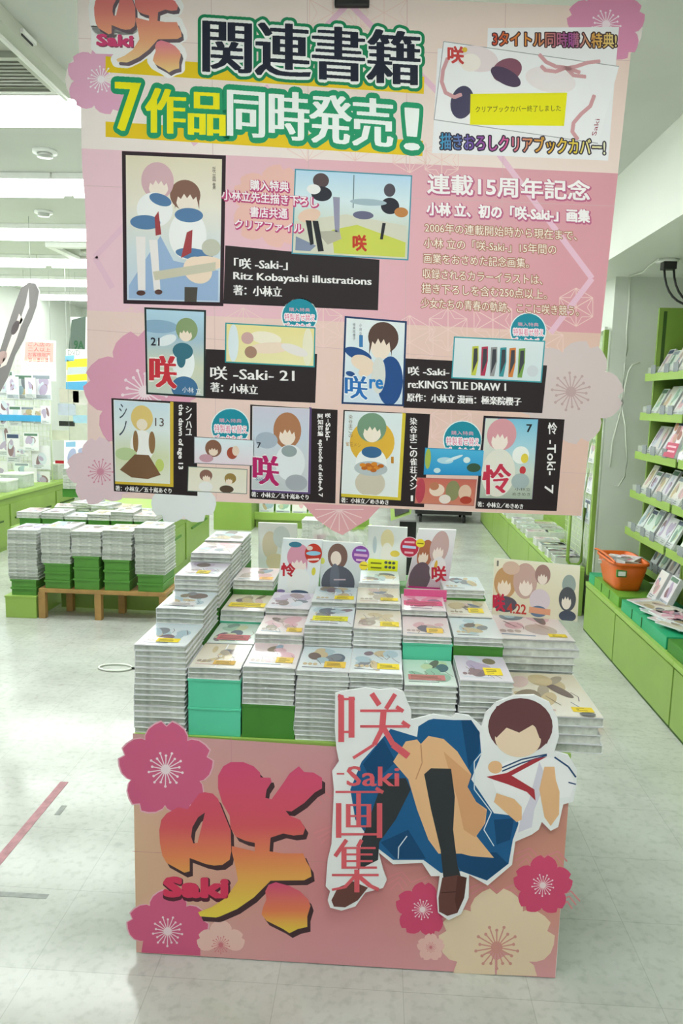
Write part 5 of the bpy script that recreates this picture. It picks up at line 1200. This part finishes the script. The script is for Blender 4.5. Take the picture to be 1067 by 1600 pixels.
# lime island behind the bench with a row of magazines
g = empty('island_counter', (-2.1, 6.1, 0), 'long lime green island counter behind the pine bench', 'counter')
boxpart('body', (-2.58, 5.22, 0), (-1.60, 7.0, .425), M_lime, g); q = MB(); q.box((-2.60, 5.20, .425), (-1.585, 7.02, .45), M_lime2, bev=.004); q.build('worktop', g, world=True)
for k in range(2):
    q = MB(); q.box((-1.60, 5.25 + .9 * k, .05), (-1.588, 6.1 + .88 * k, .36), M_lime, bev=.003); q.build('door_panel', g, world=True)
    q = MB(); q.box((-1.587, 5.4 + .9 * k, .28), (-1.575, 5.95 + .9 * k, .295), M_dgreen); q.build('handle', g, world=True)
for k in range(6):
    x = -2.47 + .165 * k
    gg = empty('riser_box', (x, 5.34, .45), 'dark green box %s in the row on the island counter' % ('first', 'second', 'third', 'fourth', 'fifth', 'last')[k], 'box', 'boxes on the island counter')
    boxpart('box_body', (x - .075, 5.23, .45), (x + .075, 5.45, .505), M_gboard, gg, .002); boxpart('box_lid', (x - .077, 5.228, .502), (x + .077, 5.452, .511), M_gboard, gg, .001)
    for j in range((2, 2, 1, 2, 3, 2)[k]):
        o = book('magazine_flat', .160, .225, .02, 'magazine', M_cover, x - (.015 if k == 0 else 0), 5.34, .512 + .021 * j, .02, 'magazine lying on the %s box of the island counter row' % ('first', 'second', 'third', 'fourth', 'fifth', 'last')[k], 'magazines on the island counter', rnd.uniform(-.06, .06)); cover_art(o, .156, .22, .0205, (0, 3, 1, 2, 1, 0)[k], 930 + k)
for k in range(6):
    x = -2.42 + .15 * k
    for j in range((4, 3, 5, 4, 3, 4)[k]):
        o = book('magazine_flat', .160, .225, .02, 'magazine', M_cover, x, 5.75 + .05 * (k % 2), .451 + .021 * j + (.05 if k == 1 else 0), .02, 'magazine lying in the back row of the island counter', 'magazines in the back row of the island counter', rnd.uniform(-.3, .3)); cover_art(o, .156, .22, .0205, (0, 3, 1, 2, 1, 0)[k], 950 + k * 5 + j)
o = boxpart('riser_box', (-2.36, 5.68, .45), (-2.19, 5.92, .4995), M_gboard); tag(o, 'dark green box under the back row of island magazines', 'box')
# end unit beyond the island
g = empty('end_gondola', (-1.45, 8.2, 0), 'lime green shelf unit beyond the island counter', 'shelf unit')
boxpart('body', (-1.75, 7.9, 0), (-1.35, 8.5, .55), M_lime, g); boxpart('back_board', (-1.72, 8.18, .55), (-1.38, 8.22, 1.5), M_lime2, g)
# far lime shelf with face-out books, seen between the banner and the display books
g = empty('low_gondola', (-.95, 8.3, 0), 'low lime green shelf with face-out books in the distance under the banner', 'shelf unit')
boxpart('body', (-1.34, 8.12, 0), (-.36, 8.6, .13), M_lime, g); boxpart('shelf_edge', (-1.35, 8.09, .09), (-.35, 8.12, .17), M_lime2, g); boxpart('back_board', (-1.3, 8.5, .13), (-.4, 8.54, .7), M_dgreen, g)
for k in range(5): standing('paperback', -1.24 + .18 * k, 8.20, .131, .16, .24, .015, .25, 0, (1, 4, 0, 5, 2)[k], 970 + k, 'face-out book on the distant low lime shelf, %s from its left end' % ('first', 'second', 'third', 'fourth', 'fifth')[k], 'books on the distant low shelf')
for k in range(7):
    o = book('far_magazine', .2, .26, .03, 'magazine', M_cover, -.66, 7.5, .0305 * k, .03, 'magazine in the low pile standing before the distant lime shelf', 'magazines before the distant shelf', rnd.uniform(-.05, .05))
# lime stand, tilted reading stand and dark trolley farther back
g = empty('green_stand', (-.20, 8.2, 0), 'tall lime green stand behind the cream display book', 'stand'); boxpart('upright', (-.27, 8.2, 0), (-.12, 8.25, 1.2), M_lime, g); boxpart('foot', (-.3, 8.05, 0), (-.09, 8.4, .03), M_lime, g)
g = empty('reading_stand', (.2, 5.05, 0), 'black and lime angled stand in the aisle behind the display books', 'stand')
boxpart('post', (.13, 5.05, .0), (.24, 5.12, .60), M_black, g); boxpart('foot', (.05, 4.95, 0), (.32, 5.25, .03), M_black, g)
q = MB(); q.prism([(.07, 5.0, .61), (.20, 5.0, .66), (.22, 5.08, .80), (.06, 5.08, .76)], (0, .02, .005), M_lime2); q.build('tilted_board', g, world=True)
q = MB(); q.prism([(.095, 5.003, .64), (.185, 5.003, .675), (.20, 5.065, .77), (.085, 5.065, .745)], (0, -.004, .001), M_black); q.build('screen', g, world=True)
g = empty('trolley', (.85, 9.1, 0), 'dark flat trolley in the far aisle just under the banner', 'trolley')
boxpart('platform', (.40, 8.8, .10), (1.05, 9.4, .15), M_black, g, .01); boxpart('load', (.50, 8.86, .15), (.95, 9.3, .36), M_wood, g, .01)
for x in (.45, .95):
    for y in (8.86, 9.3):
        q = MB(); q.tube([(x, y, .05), (x + .03, y, .05)], .048, M_black, 16); q.build('wheel', g, world=True)
q = MB(); q.tube([(.45, 8.83, .15), (.45, 8.83, .85), (1.0, 8.83, .85), (1.0, 8.83, .15)], .015, M_black, 8); q.build('push_handle', g, world=True)
struct('wall_far', (.1, 10.75, 0), (1.5, 10.78, 1.0), mat('dark_far_wall', '#4c4a48', .8))

# ------------------------------------------------------------------ far left: counter, grid racks, posters
g = empty('side_counter', (-3.6, 7.3, 0), 'lime green counter along the left wall', 'counter')
boxpart('body', (-4.35, 5.6, 0), (-3.30, 8.6, .46), M_lime, g); q = MB(); q.box((-4.36, 5.58, .46), (-3.28, 8.62, .49), M_lime2, bev=.004); q.build('worktop', g, world=True)
for k in range(3):
    q = MB(); q.box((-3.30, 5.63 + .97 * k, .04), (-3.287, 6.57 + .97 * k, .40), M_lime, bev=.003); q.build('door_panel', g, world=True); q = MB(); q.box((-3.286, 5.7 + .97 * k, .26), (-3.278, 6.45 + .97 * k, .275), M_seam); q.build('handle', g, world=True)
YR = 7.6
g = empty('card_rack', (-3.8, YR, .5), 'white wire rack of hanging cards with a blue strip, far left', 'rack')
x0, x1 = -4.3, at(79, 650, 'y', YR).x
q = MB()
for k in range(24): q.tube([(x0 + (x1 - x0) * k / 23, YR, .49), (x0 + (x1 - x0) * k / 23, YR, 1.72)], .003, M_gridw, 4)
for k in range(25): q.tube([(x0, YR - .004, .5 + .05 * k), (x1, YR - .004, .5 + .05 * k)], .003, M_gridw, 4)
q.build('wire_grid', g, world=True)
zz = at(40, 653, 'y', YR).z
q = MB(); q.box((x0, YR - .09, zz - .03), (x1, YR - .07, zz + .03), mat('blue_strip', '#3f9fd8', .4)); q.build('blue_strip', g, world=True)
for px in (77,):
    q = MB(); q.tube([(x1, YR, .49), (x1, YR, 1.75)], .008, M_gridw, 8); q.build('upright', g, world=True)
for k, (px, py, c, w, h) in enumerate(((36, 605, 0, .20, .25), (64, 605, 1, .20, .25), (42, 648, 2, .16, .16), (64, 650, 2, .16, .16), (64, 715, 3, .19, .24), (8, 600, 1, .18, .26), (12, 640, 1, .16, .2), (8, 690, 3, .14, .3), (22, 700, 1, .14, .3), (66, 750, 3, .18, .18), (36, 705, 1, .14, .1), (22, 606, 3, .13, .22), (50, 606, 1, .11, .2), (5, 655, 3, .13, .17), (27, 650, 1, .13, .2), (52, 690, 1, .16, .18), (38, 735, 0, .16, .16), (52, 745, 1, .13, .2), (5, 735, 1, .16, .2), (76, 648, 1, .1, .18), (20, 748, 3, .12, .16))):
    p = at(px, py, 'y', YR - .03)
    standing('hanging_card', p.x, YR - .012 - .0045 * k, p.z - h / 2, w, h, .004, 0, 0, (1, 3, 2, 3)[c], 1000 + k, 'hanging picture card on the far left rack, %s' % ('above the blue strip' if py < 655 else 'below the blue strip'), 'cards on the far left rack, %s' % ('above the strip' if py < 655 else 'below the strip'), 'card')
for k in range(8):
    y = 5.8 + .33 * k + (.45 if k > 4 else 0); c = ('#dfe7e2', '#cfd9d4', '#e8ece8')[k % 3]
    g2 = empty('clear_box', (-3.45, y, .49), 'small clear storage box on the left wall counter', 'box', 'clear boxes on the left counter')
    boxpart('box_body', (-3.58, y - .11, .49), (-3.36, y + .11, .49 + .09 + .03 * (k % 3)), mat('clear_box_%d' % (k % 3), c, .15, .1, 20, alpha=.7), g2, .004); boxpart('box_lid', (-3.585, y - .115, .58 + .03 * (k % 3)), (-3.355, y + .115, .595 + .03 * (k % 3)), M_white, g2, .003)
def poster(px0, py0, px1, py1, Y, label, art, th=.006, name='poster'):
    a = at(px0, py0, 'y', Y); b = at(px1, py1, 'y', Y)
    g = empty(name, ((a.x + b.x) / 2, Y, b.z), label, 'poster')
    q = MB(); q.box((a.x, Y, b.z), (b.x, Y + th, a.z), M_white); q.build('panel', g, world=True)
    pb = PB(lambda x, y, l: at(x, y, 'y', Y) + Vector((0, -.001 - .0008 * l, 0))); art(pb); pb.build('poster_print', g)
    for x in (a.x + .05, b.x - .05):
        q = MB(); q.tube([(x, Y + th / 2, a.z - .01), (x, Y + th / 2, ZC)], .0015, M_wire, 4); q.build('hanging_wire', g, world=True)
    return g
def p1(pb):
    pb.poly([(34, 531), (88, 533), (86, 596), (32, 594)], '#f6eeee', 0); pb.poly([(40, 534), (84, 536), (83, 566), (38, 564)], '#f0b4ae', 1)
    for t, y in (('ご入店の', 541), ('二人以上', 549), ('お客様限定', 557), ('ります', 565)): pb.text(t, (44, y), (79, y + 1), 6.5, '#c05a5c', 2)
    pb.ell(58, 580, 18, 9, '#faf6f4', 1)
poster(32, 531, 88, 596, 7.8, 'white and salmon notice poster hanging far left', p1)
def p2(pb):
    pb.poly([(104, 545), (137, 546), (137, 610), (103, 608)], '#f2f2ea', 0); pb.poly([(104, 562), (137, 560), (137, 574), (104, 578)], '#ece23c', 1); pb.poly([(104, 586), (137, 584), (137, 594), (104, 596)], '#ece23c', 1)
    pb.poly([(102, 556), (116, 555), (116, 564), (102, 565)], '#7fb8dc', 1); pb.text('DVD', (106, 555), (125, 555), 8, '#8a9090', 2); pb.poly([(103, 597), (137, 596), (137, 610), (103, 608)], '#5aa4d0', 1); pb.poly([(106, 574), (137, 573), (137, 584), (106, 585)], '#b9c0c8', 2)
poster(103, 546, 160, 610, 7.6, 'white poster with yellow bands beside the banner edge, far left', p2)
def p3(pb):
    pb.poly([(112, 500), (134, 494), (133, 550), (107, 546)], '#5d6a62', 1); pb.text('9A', (116, 545), (131, 546), 13, '#2f5a3c', 2, BOLD(.6))
poster(110, 495, 165, 547, 7.9, 'dark grey green sign reading 9A beside the banner edge', p3, .03)
def p4(pb):
    pb.poly([(100, 688), (150, 688), (150, 735), (100, 735)], '#f4f6fa', 0); pb.poly([(103, 691), (118, 690), (118, 698), (103, 698)], '#8fbce0', 1); pb.ell(112, 712, 6, 12, '#a9aed0', 1, .3); pb.ell(128, 705, 6, 5, '#a9aed0', 1)
poster(100, 688, 160, 738, 7.0, 'white leaflet panel above the blue-white stack, far left', p4)
for k in range(6):
    a = at(118, 775, 'y', 6.9)
    o = book('far_magazine', .2, .26, .03, 'magazine', M_cover, a.x + .03, 6.92, .5265 + .0305 * k + .001, .03, 'blue-white magazine in the stack under the white leaflet panel', 'blue-white magazines far left', rnd.uniform(-.06, .06))
o = boxpart('riser_box', (at(118, 775, 'y', 6.9).x - .08, 6.80, .45), (at(118, 775, 'y', 6.9).x + .14, 7.0, .5265), M_gboard); tag(o, 'dark green box under the blue-white magazine stack', 'box')
for k, (px, py, w, h, c) in enumerate(((104, 662, .16, .05, '#2a2a2a'), (93, 722, .09, .03, '#c01c2c'), (104, 640, .18, .12, '#c8cfe0'), (126, 655, .16, .08, '#a8cfe4'), (108, 618, .2, .14, '#d8d2c4'), (126, 622, .16, .14, '#e2dcd8'), (92, 680, .2, .1, '#dfe0cc'))):
    p = at(px, py, 'y', 7.75); n = ('black', 'red', 'lilac', 'light blue', 'beige', 'cream', 'pale yellow')[k]
    o = boxpart('wall_sign', (p.x - w / 2, 7.75, p.z - h / 2), (p.x + w / 2, 7.765, p.z + h / 2), mat('sign_' + n.replace(' ', '_'), c, .5)); tag(o, 'small %s sign on the far left display wall' % n, 'sign')
o = boxpart('display_board', (x1 + .02, 8.0, 0), (-1.9, 8.05, 1.75), mat('pale_display_board', '#e8e9dc', .6)); tag(o, 'pale display wall behind the far left signs', 'panel')
# hanging cut-out, top left: plain grey and blush shapes
YH = 5.2
P = [(-40, 600), (-10, 575), (8, 520), (18, 490), (25, 470), (33, 450), (45, 441), (56, 443), (62, 455), (58, 478), (50, 500), (44, 512), (38, 530), (24, 555), (12, 590), (0, 612), (-30, 640)]
g = empty('hanging_cutout', at(20, 530, 'y', YH), 'tall grey and blush cut-out board hanging at the upper left edge', 'cut-out board')
q = MB(); q.prism([at(x, y, 'y', YH) for x, y in P], (0, .008, 0), M_white); q.build('panel', g, world=True)
pb = PB(lambda x, y, l: at(x, y, 'y', YH) + Vector((0, -.001 - .0006 * l, 0)))
pb.poly([(x * .97 + 1, y * .995 + 2.5) for x, y in P], '#7f7b7b', 0); pb.poly([(20, 520), (30, 490), (36, 500), (26, 530), (10, 570), (0, 575)], '#e8d8d2', 1); pb.poly([(45, 450), (40, 475), (30, 505), (34, 508), (46, 480)], '#d8d4d2', 1); pb.ell(0, 560, 14, 8, '#b89c98', 1, -.8); pb.ell(24, 512, 5, 12, '#5c5456', 1.5, .4)
pb.build('colour_shapes', g)
q = MB(); p = at(48, 445, 'y', YH + .004); q.tube([(p.x, YH + .004, p.z), (p.x, YH + .004, 2.545)], .0015, M_wire, 6); p = at(-20, 580, 'y', YH + .004); q.tube([(p.x, YH + .004, p.z), (p.x, YH + .004, 2.6)], .0015, M_wire, 6); q.build('hanging_wire', g, world=True)
